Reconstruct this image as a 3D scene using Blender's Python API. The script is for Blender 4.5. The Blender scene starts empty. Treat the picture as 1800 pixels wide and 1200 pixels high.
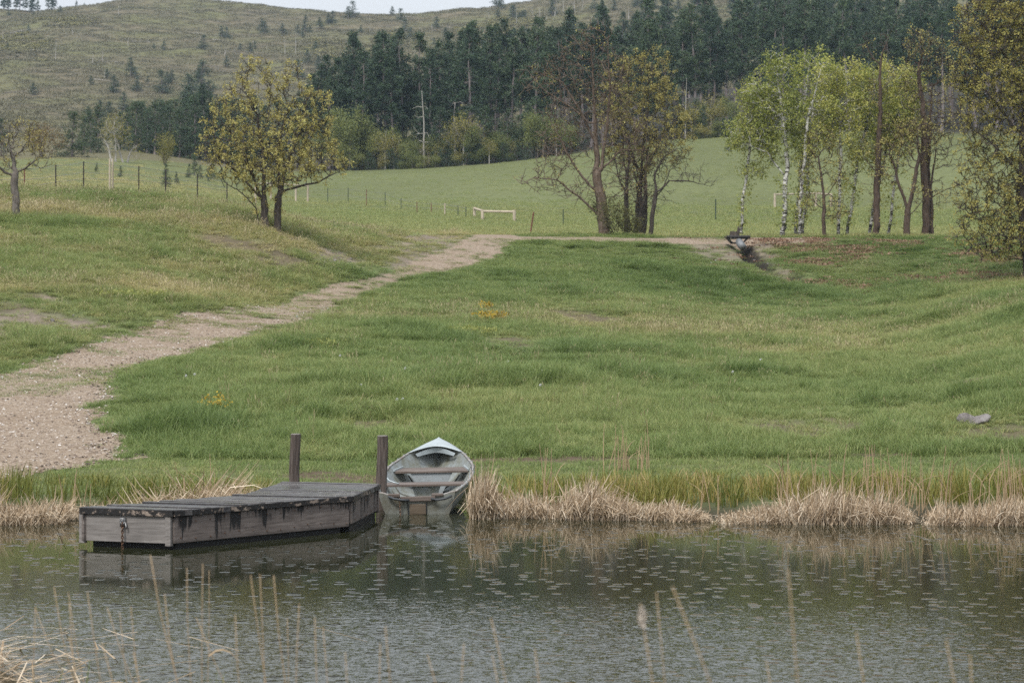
import bpy, math, random
import numpy as np
from mathutils import Vector, Matrix, Euler

# ------------------------------------------------------------------ camera, sky, sun, exposure
scene = bpy.context.scene
F, HY, CAMZ = 3500.0, 575.0, 2.7          # focal length in 1800-px units, eye-level row, eye height above the pond
cam_data = bpy.data.cameras.new('camera')
cam_data.sensor_width = 36.0
cam_data.lens = F / 1800.0 * 36.0
cam_data.shift_y = -(600.0 - HY) / 1800.0
cam_data.clip_start = 0.1
cam_data.clip_end = 6000.0
cam_data.dof.use_dof = True
cam_data.dof.focus_distance = 30.0
cam_data.dof.aperture_fstop = 4.5
cam = bpy.data.objects.new('camera', cam_data)
scene.collection.objects.link(cam)
cam.location = (0, 0, CAMZ)
cam.rotation_euler = (math.radians(90), 0, 0)
scene.camera = cam

SUN_EL, SUN_AZ = math.radians(52), math.radians(205)     # overcast: a broad soft sun behind the viewer's left shoulder
world = bpy.data.worlds.new('World')
scene.world = world
world.use_nodes = True
wn, wl = world.node_tree.nodes, world.node_tree.links
wn.clear()
w_out = wn.new('ShaderNodeOutputWorld')
w_bg = wn.new('ShaderNodeBackground')
w_sky = wn.new('ShaderNodeTexSky')
w_sky.sky_type = 'NISHITA'
w_sky.sun_disc = False
w_sky.sun_elevation = SUN_EL
w_sky.sun_rotation = SUN_AZ
w_sky.air_density = 1.0
w_sky.dust_density = 3.0
w_sky.ozone_density = 1.0
w_hsv = wn.new('ShaderNodeHueSaturation')
w_hsv.inputs['Saturation'].default_value = 0.16
w_mix = wn.new('ShaderNodeMix')
w_mix.data_type = 'RGBA'
w_mix.inputs['Factor'].default_value = 0.55
w_mix.inputs['B'].default_value = (8.6, 9.1, 9.7, 1)      # the even cloud deck in front of the clear sky
wl.new(w_sky.outputs['Color'], w_hsv.inputs['Color'])
wl.new(w_hsv.outputs['Color'], w_mix.inputs['A'])
w_tc = wn.new('ShaderNodeTexCoord'); w_sep = wn.new('ShaderNodeSeparateXYZ'); w_mul = wn.new('ShaderNodeMath'); w_mul.operation = 'MULTIPLY_ADD'
wl.new(w_tc.outputs['Generated'], w_sep.inputs[0]); wl.new(w_sep.outputs['Z'], w_mul.inputs[0])
w_mul.inputs[1].default_value = .62; w_mul.inputs[2].default_value = .74      # an overcast sky is brighter overhead than at the horizon
w_sc = wn.new('ShaderNodeVectorMath'); w_sc.operation = 'SCALE'
wl.new(w_mix.outputs[2], w_sc.inputs[0]); wl.new(w_mul.outputs[0], w_sc.inputs['Scale']); wl.new(w_sc.outputs[0], w_bg.inputs['Color'])
w_bg.inputs['Strength'].default_value = 0.070
wl.new(w_bg.outputs['Background'], w_out.inputs['Surface'])

sun_data = bpy.data.lights.new('sun', 'SUN')
sun_data.energy = 1.5
sun_data.angle = math.radians(14)
sun_data.color = (1.0, 0.97, 0.92)
sun = bpy.data.objects.new('sun', sun_data)
scene.collection.objects.link(sun)
sun.rotation_euler = (math.radians(90) - SUN_EL, 0, math.radians(180) - SUN_AZ)
sun.location = (-20, -20, 60)

scene.view_settings.view_transform = 'Standard'
scene.view_settings.look = 'None'
scene.view_settings.gamma = 1.0
scene.view_settings.exposure = 1.08
cy = scene.cycles
cy.use_denoising = False
cy.max_bounces = 8
cy.diffuse_bounces = 3
cy.glossy_bounces = 3
cy.transmission_bounces = 4
cy.volume_bounces = 0
cy.transparent_max_bounces = 4
cy.caustics_reflective = False
cy.caustics_refractive = False
cy.use_adaptive_sampling = False
scene.render.use_persistent_data = False

HAZE = 0.00012
rng = np.random.default_rng(7)
COL = scene.collection

# ------------------------------------------------------------------ noise
def _hash(ix, iy, seed):
    h = (ix.astype(np.int64) * 374761393 + iy.astype(np.int64) * 668265263 + seed * 974634777) & 0x7fffffff
    h = ((h ^ (h >> 13)) * 1274126177) & 0x7fffffff
    h = h ^ (h >> 16)
    return (h & 0xffff) / 65535.0

def vnoise(x, y, scale, seed=0):
    x = np.asarray(x, float) / scale; y = np.asarray(y, float) / scale
    ix, iy = np.floor(x), np.floor(y)
    fx, fy = x - ix, y - iy
    fx = fx * fx * (3 - 2 * fx); fy = fy * fy * (3 - 2 * fy)
    a = _hash(ix, iy, seed); b = _hash(ix + 1, iy, seed)
    c = _hash(ix, iy + 1, seed); d = _hash(ix + 1, iy + 1, seed)
    return (a * (1 - fx) + b * fx) * (1 - fy) + (c * (1 - fx) + d * fx) * fy

def fbm(x, y, scale, seed=0, octv=4):
    s = 0; a = 0.5; t = 0
    for k in range(octv):
        s = s + a * vnoise(x, y, scale / 2 ** k, seed + k * 17); t += a; a *= 0.5
    return s / t

def sstep(a, b, v):
    t = np.clip((np.asarray(v, float) - a) / (b - a), 0, 1)
    return t * t * (3 - 2 * t)

# ------------------------------------------------------------------ the lie of the land (height above the pond, metres)
T_COLS = np.array([-600, 0, 150, 300, 475, 600, 700, 850, 1000, 1150, 1300, 1450, 1600, 1750, 2400.])
def _sh(D, vals): return [v - 0.3 + 0.01029 * D for v in vals]
def _py(D, vals): return [CAMZ - 0.3 + 0.3 + (539 - v) / F * D + 0.01029 * D for v in vals]
T_ROWS = [
 (22,  [-.9] * 15),
 (26.2,[-.2, -.2, -.25, -.3, -.4, -.45, -.45, -.35, -.35, -.35, -.3, -.25, -.2, -.15, -.1]),
 (28,  [.08, .07, .05, 0, -.15, -.25, -.2, .0, .02, .03, .04, .06, .08, .1, .15]),
 (31,  [.25, .22, .2, .18, .12, .08, .06, .15, .18, .2, .2, .22, .24, .26, .3]),
 (35,  [.5, .48, .46, .45, .44, .43, .43, .44, .45, .45, .46, .46, .48, .52, .7]),
 (40,  _sh(40, [.6, .55, .6, .7, .7, .7, .7, .7, .7, .65, .6, .55, .6, .9, 1.6])),
 (50,  _sh(50, [1.6, 1.25, 1.25, 1.3, 1.3, 1.3, 1.25, 1.25, 1.2, 1.1, 1.0, .95, 1.1, 1.6, 2.8])),
 (60,  _sh(60, [3.4, 2.9, 2.4, 2.05, 2.0, 2.0, 1.95, 1.85, 1.75, 1.6, 1.45, 1.4, 1.6, 2.3, 3.8])),
 (75,  _sh(75, [5.6, 5.1, 4.8, 4.1, 3.1, 2.9, 2.85, 2.7, 2.5, 2.3, 2.0, 1.9, 2.2, 3.1, 5.0])),
 (90,  _sh(90, [7.6, 7.3, 7.1, 6.8, 6.6, 4.9, 4.25, 4.1, 3.8, 3.4, 2.9, 2.8, 3.1, 4.0, 6.0])),
 (100, _sh(100, [9.0, 8.8, 8.6, 8.4, 7.6, 6.4, 5.6, 5.3, 4.9, 4.4, 4.0, 3.7, 4.0, 4.9, 6.6])),
 (108, _sh(108, [9.6, 9.4, 9.1, 8.6, 7.7, 7.2, 6.9, 6.45, 6.2, 5.8, 5.4, 5.3, 5.5, 6.0, 7.0])),
 (116, _sh(116, [9.6, 9.4, 9.0, 8.4, 7.6, 7.4, 7.3, 7.2, 7.2, 7.1, 7.1, 7.1, 7.1, 7.1, 7.3])),
 (122, _sh(122, [9.5, 9.3, 8.9, 8.3, 7.6, 7.4, 7.4, 7.3, 7.25, 7.2, 7.2, 7.2, 7.2, 7.2, 7.3])),
 (132, _sh(132, [9.6, 9.4, 9.0, 8.4, 7.8, 7.7, 7.7, 7.6, 7.5, 7.4, 7.4, 7.4, 7.4, 7.4, 7.5])),
 (160, _sh(160, [12.2, 12, 11.8, 11.4, 10.5, 10, 9.9, 9.8, 9.6, 9.5, 9.45, 9.4, 9.4, 9.4, 9.4])),
 (220, _py(220, [298, 298, 298, 312, 340, 348, 350, 350, 350, 350, 350, 352, 354, 355, 355])),
 (320, _py(320, [262, 262, 258, 275, 300, 300, 296, 287, 268, 250, 242, 240, 240, 245, 250])),
 (400, _py(400, [255, 255, 255, 265, 285, 282, 278, 262, 235, 215, 195, 187, 185, 185, 185])),
 (500, _py(500, [240, 240, 240, 245, 262, 262, 255, 225, 190, 165, 140, 127, 122, 120, 115])),
 (650, _py(650, [165, 165, 170, 185, 195, 185, 170, 145, 115, 90, 70, 52, 45, 40, 30])),
 (800, _py(800, [90, 90, 85, 85, 95, 100, 95, 75, 50, 30, 10, -10, -15, -20, -30])),
 (1000,_py(1000,[6, 12, 7, -5, 11, 25, 30, 10, -15, -30, -45, -50, -55, -60, -60])),
 (1080,_py(1000,[2, 8, 4, -8, 8, 22, 28, 8, -18, -33, -48, -52, -58, -62, -62])),
 (1400, [120.] * 15),
]
_TD = np.array([r[0] for r in T_ROWS], float)
_TZ = np.array([r[1] for r in T_ROWS], float)
G_L = np.linspace(math.log(22), math.log(1400), 1400)
G_P = np.linspace(-600, 2400, 301)
_z1 = np.empty((len(_TD), len(G_P)))
for i in range(len(_TD)):
    _z1[i] = np.interp(G_P, T_COLS, _TZ[i])
_G = np.empty((len(G_L), len(G_P)))
for j in range(len(G_P)):
    _G[:, j] = np.interp(np.exp(G_L), _TD, _z1[:, j])
def _blur(a, sig, axis):
    r = int(sig * 3) + 1
    k = np.exp(-0.5 * (np.arange(-r, r + 1) / sig) ** 2); k /= k.sum()
    p = [(0, 0), (0, 0)]; p[axis] = (r, r)
    b = np.pad(a, p, mode='edge')
    return np.apply_along_axis(lambda v: np.convolve(v, k, mode='valid'), axis, b)
_G = _blur(_blur(_G, 5.0, 0), 4.0, 1)

def terr0(x, y):
    x = np.asarray(x, float); y = np.asarray(y, float)
    yy = np.maximum(y, 22.0)
    u = (np.log(np.minimum(yy, 1399)) - G_L[0]) / (G_L[-1] - G_L[0]) * (len(G_L) - 1)
    p = np.clip(900 + F * x / yy, -600, 2399.9)
    v = (p - G_P[0]) / (G_P[-1] - G_P[0]) * (len(G_P) - 1)
    i = np.clip(np.floor(u).astype(int), 0, len(G_L) - 2); j = np.clip(np.floor(v).astype(int), 0, len(G_P) - 2)
    fu = np.clip(u - i, 0, 1); fv = v - j
    z = (_G[i, j] * (1 - fv) + _G[i, j + 1] * fv) * (1 - fu) + (_G[i + 1, j] * (1 - fv) + _G[i + 1, j + 1] * fv) * fu
    # the near bank under the viewer
    near = np.interp(y, [-30, 0, 6, 10, 12.5, 14.5, 17, 22], [1.6, 1.25, .62, .2, .05, -.25, -.8, -.9])
    spit = 0.75 * np.exp(-((x + 4.6) / 1.15) ** 2 - ((y - 14.8) / 2.1) ** 2)
    return np.where(y < 22, np.maximum(near, -.9) + spit, z)

# path: centre line and width, traced as world points (px, py on the ground, half width in metres)
def proj_y(z, D): return HY + (CAMZ - z) * F / D
def hit(px, py, d0=24., d1=1200.):
    """distance at which the ground seen in column px reaches row py, walking outward from d0"""
    D = np.exp(np.linspace(math.log(d0), math.log(d1), 4000))
    X = (px - 900) / F * D
    Y = proj_y(terr0(X, D), D)
    k = np.nonzero(Y <= py)[0]
    return float(D[k[0]]) if len(k) else float(d1)
def at(px, D): return (px - 900) / F * D
def onground(px, py, d0=24., d1=1200.):
    D = hit(px, py, d0, d1)
    return at(px, D), D

_left = [(-160, 700), (-60, 668), (60, 640), (170, 610), (330, 575), (470, 545), (560, 512), (680, 480), (775, 452), (815, 431), (822, 416), (838, 409.5)]
_right = [(-160, 790), (20, 730), (125, 672), (230, 640), (330, 606), (480, 562), (600, 530), (720, 490), (800, 468), (862, 447), (905, 424), (945, 412.5)]
P_L = np.array([onground(a, b) for a, b in _left]); P_R = np.array([onground(a, b) for a, b in _right])
P_C = (P_L + P_R) / 2; P_W = np.linalg.norm(P_L - P_R, axis=1) / 2
_t = np.linspace(0, len(P_C) - 1, 260)
PC = np.stack([np.interp(_t, np.arange(len(P_C)), P_C[:, k]) for k in (0, 1)], 1)
PW = np.interp(_t, np.arange(len(P_C)), P_W)
# berm track running right from the top of the path
_bt = [(900, 413.5), (960, 413), (1040, 415), (1120, 416), (1200, 417.5), (1280, 416.5), (1350, 416.5), (1440, 418)]
BT = []
for a, b in _bt:
    D = 113.0 + (a - 900) * 0.005
    BT.append((at(a, D), D))
BT = np.array(BT)
_t = np.linspace(0, len(BT) - 1, 120)
BC = np.stack([np.interp(_t, np.arange(len(BT)), BT[:, k]) for k in (0, 1)], 1)
_pad = [(-260, 900), (60, 838), (110, 822), (238, 803), (205, 752), (165, 722), (128, 690), (128, 668), (60, 650), (-260, 690)]
PAD = np.array([onground(a, b) for a, b in _pad])

def seg_sd(x, y, C, W):
    """W - distance to the polyline C (positive inside)"""
    best = np.full(x.shape, -1e9)
    for k in range(0, len(C)):
        d = W[k] - np.hypot(x - C[k, 0], y - C[k, 1])
        best = np.maximum(best, d)
    return best
def poly_sd(x, y, P):
    n = len(P); ins = np.zeros(x.shape, bool); dist = np.full(x.shape, 1e9)
    for i in range(n):
        x0, y0 = P[i]; x1, y1 = P[(i + 1) % n]
        c = ((y0 > y) != (y1 > y)) & (x < (x1 - x0) * (y - y0) / (y1 - y0 + 1e-12) + x0)
        ins ^= c
        t = np.clip(((x - x0) * (x1 - x0) + (y - y0) * (y1 - y0)) / ((x1 - x0) ** 2 + (y1 - y0) ** 2), 0, 1)
        dist = np.minimum(dist, np.hypot(x - x0 - t * (x1 - x0), y - y0 - t * (y1 - y0)))
    return np.where(ins, dist, -dist)

def path_sd(x, y):
    x = np.asarray(x, float); y = np.asarray(y, float)
    out = np.full(x.shape, -9.0)
    m = (y > 26) & (y < 122) & (x < 22)
    if m.any():
        xm, ym = x[m], y[m]
        d = seg_sd(xm, ym, PC, PW * .80)
        d = np.maximum(d, seg_sd(xm, ym, BC, np.full(len(BC), 1.5)))
        d = np.maximum(d, poly_sd(xm, ym, PAD))
        d = d + ((fbm(xm, ym, 1.3, 5, 3) - .5) * 1.1 + (fbm(xm, ym, .4, 9, 2) - .5) * .9) * (1 - .55 * sstep(60, 90, ym))
        out[m] = d
    return out

# bare and littered patches: px, py, rx, ry (pixels), kind
PATCH = [(430, 430, 95, 12, 'soil'), (480, 460, 45, 10, 'soil'), (390, 425, 60, 10, 'soil'), (755, 412, 75, 13, 'stone'), (580, 450, 60, 16, 'stone'), (520, 420, 40, 8, 'soil'),
         (45, 558, 90, 36, 'stone'), (20, 542, 70, 26, 'soil'), (150, 575, 45, 12, 'stone'), (1035, 562, 55, 13, 'soil'), (890, 602, 60, 14, 'soil'),
         (1460, 497, 70, 9, 'litter'), (1545, 500, 70, 11, 'litter'), (1400, 432, 70, 13, 'litter'), (1580, 428, 60, 9, 'litter'), (1328, 423, 30, 8, 'gravel'), (1240, 422, 60, 6, 'gravel'),
         (1740, 480, 95, 28, 'litter'), (1660, 490, 70, 18, 'litter'), (1760, 460, 80, 20, 'litter'), (1500, 440, 60, 12, 'litter'), (1430, 460, 60, 10, 'litter'),
         (1322, 446, 16, 26, 'wet'), (1345, 462, 26, 12, 'wet'), (1395, 490, 30, 6, 'wet'),
         (1410, 755, 80, 20, 'soil'), (1480, 748, 40, 16, 'soil'), (1770, 765, 75, 24, 'soil'), (1690, 778, 40, 14, 'soil'), (640, 742, 60, 22, 'soil'), (690, 845, 140, 8, 'dirt'), (560, 838, 70, 9, 'dirt'), (1000, 806, 220, 3, 'dirt'), (1500, 800, 160, 3, 'dirt'), (1560, 720, 60, 6, 'soil'), (1730, 670, 60, 8, 'soil')]
PW_ = []
for a, b, rx, ry, kd in PATCH:
    X, D = onground(a, b)
    D1 = hit(a, b + ry); D2 = hit(a, b - ry)
    PW_.append((X, D, rx / F * D, max(.3, abs(D2 - D1) / 2), kd))
def patch_mask(x, y, kinds=None, grow=1.0):
    x = np.asarray(x, float); y = np.asarray(y, float)
    m = np.zeros(x.shape)
    n = (fbm(x, y, 1.6, 33, 5) - .5) * 3.0
    for X, D, rx, ry, kd in PW_:
        if kinds and kd not in kinds: continue
        r = np.hypot((x - X) / rx, (y - D) / ry) / grow
        m = np.maximum(m, sstep(1.15, .45, r + n * .75))
    return m

def bumps(x, y):
    x = np.asarray(x, float); y = np.asarray(y, float)
    b = (fbm(x, y, 5.0, 3, 3) - .5) * .32 + (fbm(x, y, 1.2, 11, 3) - .5) * .2
    w = sstep(34, 44, y) * (1 - sstep(112, 120, y)) * (1 - .8 * sstep(-1.2, .2, path_sd(x, y)))
    far = sstep(440, 560, y)
    b2 = (fbm(x, y, 60, 4, 5) - .5) * 9.0 + (fbm(x, y, 14, 14, 3) - .5) * 2.4
    b3 = (fbm(x, y, 1.4, 21, 2) - .5) * .08 * sstep(27, 30, y) * (1 - sstep(33, 36, y))
    m = (fbm(x, y, 30, 8, 3) - .5) * .9 * sstep(150, 220, y) * (1 - far)
    # the small wet gully below the culvert
    g = 0
    for (X0, D0), (X1, D1) in zip(GUL[:-1], GUL[1:]):
        t = np.clip(((x - X0) * (X1 - X0) + (y - D0) * (D1 - D0)) / ((X1 - X0) ** 2 + (D1 - D0) ** 2), 0, 1)
        d = np.hypot(x - X0 - t * (X1 - X0), y - D0 - t * (D1 - D0))
        g = np.maximum(g, np.exp(-(d / .42) ** 2))
    dent = .30 * np.exp(-((x + 1.27) / .8) ** 2 - ((y - 30.2) / 1.5) ** 2)      # the scrape where the boat lies
    return b * w + b2 * far + b3 + m - g * .6 - dent
GUL = [onground(a, b) for a, b in [(1303, 428), (1316, 446), (1326, 462), (1352, 474), (1392, 490), (1430, 500)]]
def ground(x, y): return terr0(x, y) + bumps(x, y)
def gz(x, y): return float(ground(np.array([x]), np.array([y]))[0])
# ------------------------------------------------------------------ objects, tags, meshes
def tag(o, label=None, cat=None, group=None, kind=None):
    if label: o['label'] = label
    if cat: o['category'] = cat
    if group: o['group'] = group
    if kind: o['kind'] = kind
    return o
def empty(name, loc=(0, 0, 0), rz=0.0):
    o = bpy.data.objects.new(name, None); COL.objects.link(o)
    o.empty_display_size = .3
    o.location = loc; o.rotation_euler = (0, 0, rz)
    return o
def np_mesh(name, V, faces, mat=None, smooth=False):
    """faces: list of (n,k) index arrays"""
    me = bpy.data.meshes.new(name)
    V = np.asarray(V, np.float32)
    me.vertices.add(len(V)); me.vertices.foreach_set('co', V.ravel())
    faces = [np.asarray(f, np.int32) for f in faces if len(f)]
    if faces:
        loops = np.concatenate([f.ravel() for f in faces])
        tot = np.concatenate([np.full(len(f), f.shape[1], np.int32) for f in faces])
        st = np.concatenate([[0], np.cumsum(tot)[:-1]]).astype(np.int32)
        me.loops.add(len(loops)); me.loops.foreach_set('vertex_index', loops)
        me.polygons.add(len(tot)); me.polygons.foreach_set('loop_start', st)
        me.polygons.foreach_set('use_smooth', np.full(len(tot), smooth))
    me.update(calc_edges=True)
    if mat: me.materials.append(mat)
    return me
def link(name, me, parent=None, loc=None):
    o = bpy.data.objects.new(name, me); COL.objects.link(o)
    if parent: o.parent = parent
    if loc is not None: o.location = loc
    return o
class MB:
    """collects boxes, bars, tubes and lofts and links them as one mesh"""
    def __init__(s): s.V = []; s.Q = []; s.n = 0
    def add(s, V, Fs):
        V = np.asarray(V, float)
        for f in Fs: s.Q.append(tuple(int(i) + s.n for i in f))
        s.V.append(V); s.n += len(V); return s
    def box(s, c, size, R=None):
        h = np.array(size) / 2
        P = np.array([[x, y, z] for x in (-1, 1) for y in (-1, 1) for z in (-1, 1)]) * h
        if R is not None: P = P @ np.array(R).T
        return s.add(P + np.array(c), [(0, 1, 3, 2), (4, 6, 7, 5), (0, 4, 5, 1), (2, 3, 7, 6), (0, 2, 6, 4), (1, 5, 7, 3)])
    def prism(s, poly, z0, z1):
        """vertical prism on a plan polygon (counter-clockwise); z1 may be per point"""
        n = len(poly); z0 = np.broadcast_to(z0, n); z1 = np.broadcast_to(z1, n)
        V = [(p[0], p[1], a) for p, a in zip(poly, z0)] + [(p[0], p[1], a) for p, a in zip(poly, z1)]
        return s.add(V, [tuple(range(n))[::-1], tuple(range(n, 2 * n))] + [(i, (i + 1) % n, n + (i + 1) % n, n + i) for i in range(n)])
    def bar(s, a, b, w, h, up=(0, 0, 1)):
        a = np.array(a, float); b = np.array(b, float); t = b - a; L = np.linalg.norm(t); t = t / L
        u = np.cross(up, t); u /= np.linalg.norm(u); v = np.cross(t, u)
        return s.box((a + b) / 2, (L, w, h), np.stack([t, u, v], 1))
    def tube(s, P, r, k=8, cap=True):
        P = np.asarray(P, float); n = len(P); r = np.broadcast_to(r, n)
        T = np.gradient(P, axis=0); T /= np.linalg.norm(T, axis=1)[:, None] + 1e-9
        ref = np.array([0, 0, 1.]) if abs(T[:, 2]).mean() < .8 else np.array([0, 1., 0])
        U = np.cross(np.broadcast_to(ref, T.shape), T); U /= np.linalg.norm(U, axis=1)[:, None] + 1e-9
        W = np.cross(T, U)
        a = np.arange(k) / k * 2 * math.pi
        V = P[:, None] + r[:, None, None] * (np.cos(a)[None, :, None] * U[:, None] + np.sin(a)[None, :, None] * W[:, None])
        Fs = [(i * k + j, i * k + (j + 1) % k, (i + 1) * k + (j + 1) % k, (i + 1) * k + j) for i in range(n - 1) for j in range(k)]
        if cap: Fs += [tuple(range(k))[::-1], tuple(range((n - 1) * k, n * k))]
        return s.add(V.reshape(-1, 3), Fs)
    def grid(s, G, flip=False):
        n, m = G.shape[:2]
        Fs = [(i * m + j, i * m + j + 1, (i + 1) * m + j + 1, (i + 1) * m + j) for i in range(n - 1) for j in range(m - 1)]
        if flip: Fs = [f[::-1] for f in Fs]
        return s.add(G.reshape(-1, 3), Fs)
    def build(s, name, mat, parent=None, smooth=False, bevel=0.0, solid=0.0):
        me = bpy.data.meshes.new(name)
        me.from_pydata(np.concatenate(s.V).tolist(), [], s.Q); me.update()
        me.materials.append(mat)
        if smooth: me.polygons.foreach_set('use_smooth', np.ones(len(me.polygons), bool))
        o = link(name, me, parent)
        if solid:
            m = o.modifiers.new('thick', 'SOLIDIFY'); m.thickness = solid; m.offset = 0
        if bevel:
            m = o.modifiers.new('bevel', 'BEVEL'); m.width = bevel; m.segments = 2; m.limit_method = 'ANGLE'
        return o

# ------------------------------------------------------------------ materials
class NT:
    def __init__(s, name):
        s.m = bpy.data.materials.new(name); s.m.use_nodes = True
        s.t = s.m.node_tree; s.t.nodes.clear()
        s.out = s.t.nodes.new('ShaderNodeOutputMaterial')
    def n(s, typ, **kw):
        nd = s.t.nodes.new('ShaderNode' + typ)
        for k, v in kw.items():
            if hasattr(nd, k) and not k[0].isupper(): setattr(nd, k, v)
            else: s.set(nd, k.replace('_', ' '), v)
        return nd
    def set(s, nd, key, v):
        i = nd.inputs[key]
        if isinstance(v, bpy.types.NodeSocket): s.t.links.new(v, i)
        else: i.default_value = v
    def l(s, a, b): s.t.links.new(a, b)
    def ramp(s, fac, stops, interp='LINEAR'):
        r = s.t.nodes.new('ShaderNodeValToRGB'); e = r.color_ramp.elements
        r.color_ramp.interpolation = interp
        while len(e) < len(stops): e.new(.5)
        for k, (p, c) in enumerate(stops):
            e[k].position = p; e[k].color = (*c, 1) if len(c) == 3 else c
        s.l(fac, r.inputs['Fac']); return r.outputs['Color']
    def noise(s, vec=None, scale=5., detail=4., rough=.55, dist=0.):
        nd = s.n('TexNoise', Scale=scale, Detail=detail, Roughness=rough, Distortion=dist)
        if vec is not None: s.l(vec, nd.inputs['Vector'])
        return nd.outputs['Fac']
    def mix(s, fac, a, b, typ='MIX'):
        nd = s.t.nodes.new('ShaderNodeMix'); nd.data_type = 'RGBA'; nd.blend_type = typ
        for k, v in (('Factor', fac), ('A', a), ('B', b)):
            i = [q for q in nd.inputs if q.name == k and (q.type == 'RGBA' or k == 'Factor' and q.type == 'VALUE')][0]
            if isinstance(v, bpy.types.NodeSocket): s.l(v, i)
            else: i.default_value = (*v, 1) if isinstance(v, tuple) and len(v) == 3 else v
        return [q for q in nd.outputs if q.type == 'RGBA'][0]
    def math(s, op, a, b=0.0, c=0.0):
        nd = s.t.nodes.new('ShaderNodeMath'); nd.operation = op
        for k, v in enumerate((a, b, c)):
            if isinstance(v, bpy.types.NodeSocket): s.l(v, nd.inputs[k])
            else: nd.inputs[k].default_value = v
        return nd.outputs[0]
    def mapped(s, scale=(1, 1, 1), kind='Object', loc=(0, 0, 0)):
        tc = s.t.nodes.new('ShaderNodeTexCoord'); mp = s.t.nodes.new('ShaderNodeMapping')
        mp.inputs['Scale'].default_value = scale; mp.inputs['Location'].default_value = loc
        s.l(tc.outputs[kind], mp.inputs['Vector']); return mp.outputs['Vector']
    def bump(s, h, strength=.5, dist=.02):
        nd = s.t.nodes.new('ShaderNodeBump'); nd.inputs['Strength'].default_value = strength; nd.inputs['Distance'].default_value = dist
        s.l(h, nd.inputs['Height']); return nd.outputs['Normal']
    def done(s, col, rough=.8, metal=0., normal=None, spec=.3):
        p = s.t.nodes.new('ShaderNodeBsdfPrincipled')
        for k, v in (('Base Color', col), ('Roughness', rough), ('Metallic', metal), ('Specular IOR Level', spec)):
            if isinstance(v, bpy.types.NodeSocket): s.l(v, p.inputs[k])
            else: p.inputs[k].default_value = (*v, 1) if isinstance(v, tuple) and len(v) == 3 else v
        if normal is not None: s.l(normal, p.inputs['Normal'])
        s.l(p.outputs[0], s.out.inputs['Surface']); return s.m
    def leafy(s, col, transl=.3, rough=.55, spec=.25):
        p = s.t.nodes.new('ShaderNodeBsdfPrincipled'); s.l(col, p.inputs['Base Color'])
        p.inputs['Roughness'].default_value = rough; p.inputs['Specular IOR Level'].default_value = spec
        tr = s.t.nodes.new('ShaderNodeBsdfTranslucent'); s.l(col, tr.inputs['Color'])
        mx = s.t.nodes.new('ShaderNodeMixShader'); mx.inputs[0].default_value = transl
        s.l(p.outputs[0], mx.inputs[1]); s.l(tr.outputs[0], mx.inputs[2]); s.l(mx.outputs[0], s.out.inputs['Surface'])
        return s.m

def island(t):
    return t.n('NewGeometry').outputs['Random Per Island']
def mat_leaf(name, stops, transl=.3, clump=1.2):
    """each leaf a little different, with whole sprays lighter or darker than their neighbours"""
    t = NT(name)
    oi = t.n('ObjectInfo').outputs['Random']
    n = t.noise(t.mapped((1, 1, 1)), clump, 2.)
    f = t.math('ADD', t.math('MULTIPLY', island(t), .5), t.math('MULTIPLY', n, .7))
    f = t.math('ADD', f, t.math('MULTIPLY', t.math('SUBTRACT', oi, .5), .3))
    f = t.math('SUBTRACT', f, .1)
    return t.leafy(t.ramp(f, stops), transl)
def mat_bark(name, c0, c1, c2, scale=3.0):
    t = NT(name)
    v = t.mapped((1, 1, .22))
    n = t.noise(v, scale * 4, 5., .65); n2 = t.noise(t.mapped((1, 1, .6)), .9, 3.)
    col = t.ramp(n, [(.3, c0), (.5, c1), (.72, c2)])
    col = t.mix(t.math('MULTIPLY', n2, .5), col, c0)
    return t.done(col, .9, normal=t.bump(n, .8, .03), spec=.15)
def mat_tint(name, stops, transl=.3, hmix=(.75, 1.25)):
    """grass: colour from each tuft's tint plus a difference from blade to blade"""
    t = NT(name)
    a = t.n('Attribute', attribute_type='INSTANCER', attribute_name='tint').outputs['Fac']
    f = t.math('ADD', a, t.math('MULTIPLY', t.math('SUBTRACT', island(t), .5), .34))
    return t.leafy(t.ramp(f, stops), transl, .5, .3)
# ------------------------------------------------------------------ ground sheet, hills, path, water
def ground_mat():
    t = NT('ground_cover')
    c = t.n('Attribute', attribute_name='col').outputs['Color']
    v = t.mapped((1, 1, 1))
    n1 = t.noise(v, 9., 5., .7); n2 = t.noise(v, 1.1, 3.)
    k = t.math('ADD', t.math('MULTIPLY', n1, .9), t.math('MULTIPLY', n2, .5))
    g = t.mix(1.0, c, t.ramp(k, [(.3, (.45, .45, .45)), (.7, (1., 1., 1.)), (.95, (1.5, 1.45, 1.4))]), 'MULTIPLY')
    return t.done(g, .95, normal=t.bump(n1, .5, .06), spec=.1)
def hill_mat():
    t = NT('hill_scrub_cover')
    v = t.mapped((1, 1, 1)); vs = t.mapped((.35, 1, 1))
    n1 = t.noise(vs, .22, 6., .72); n2 = t.noise(v, .03, 4.); n3 = t.noise(vs, .5, 6., .75)
    c = t.ramp(n1, [(.3, (.065, .057, .046)), (.45, (.11, .095, .06)), (.58, (.145, .122, .077)), (.74, (.19, .16, .105))])
    c = t.mix(t.ramp(n2, [(.42, (0, 0, 0)), (.62, (1, 1, 1))]), c, (.122, .12, .056))
    c = t.mix(t.math('MULTIPLY', t.ramp(n3, [(.55, (0, 0, 0)), (.68, (1, 1, 1))]), .5), c, (.07, .066, .055))
    return t.done(c, .95, normal=t.bump(n1, .7, 1.2), spec=.1)

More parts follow.
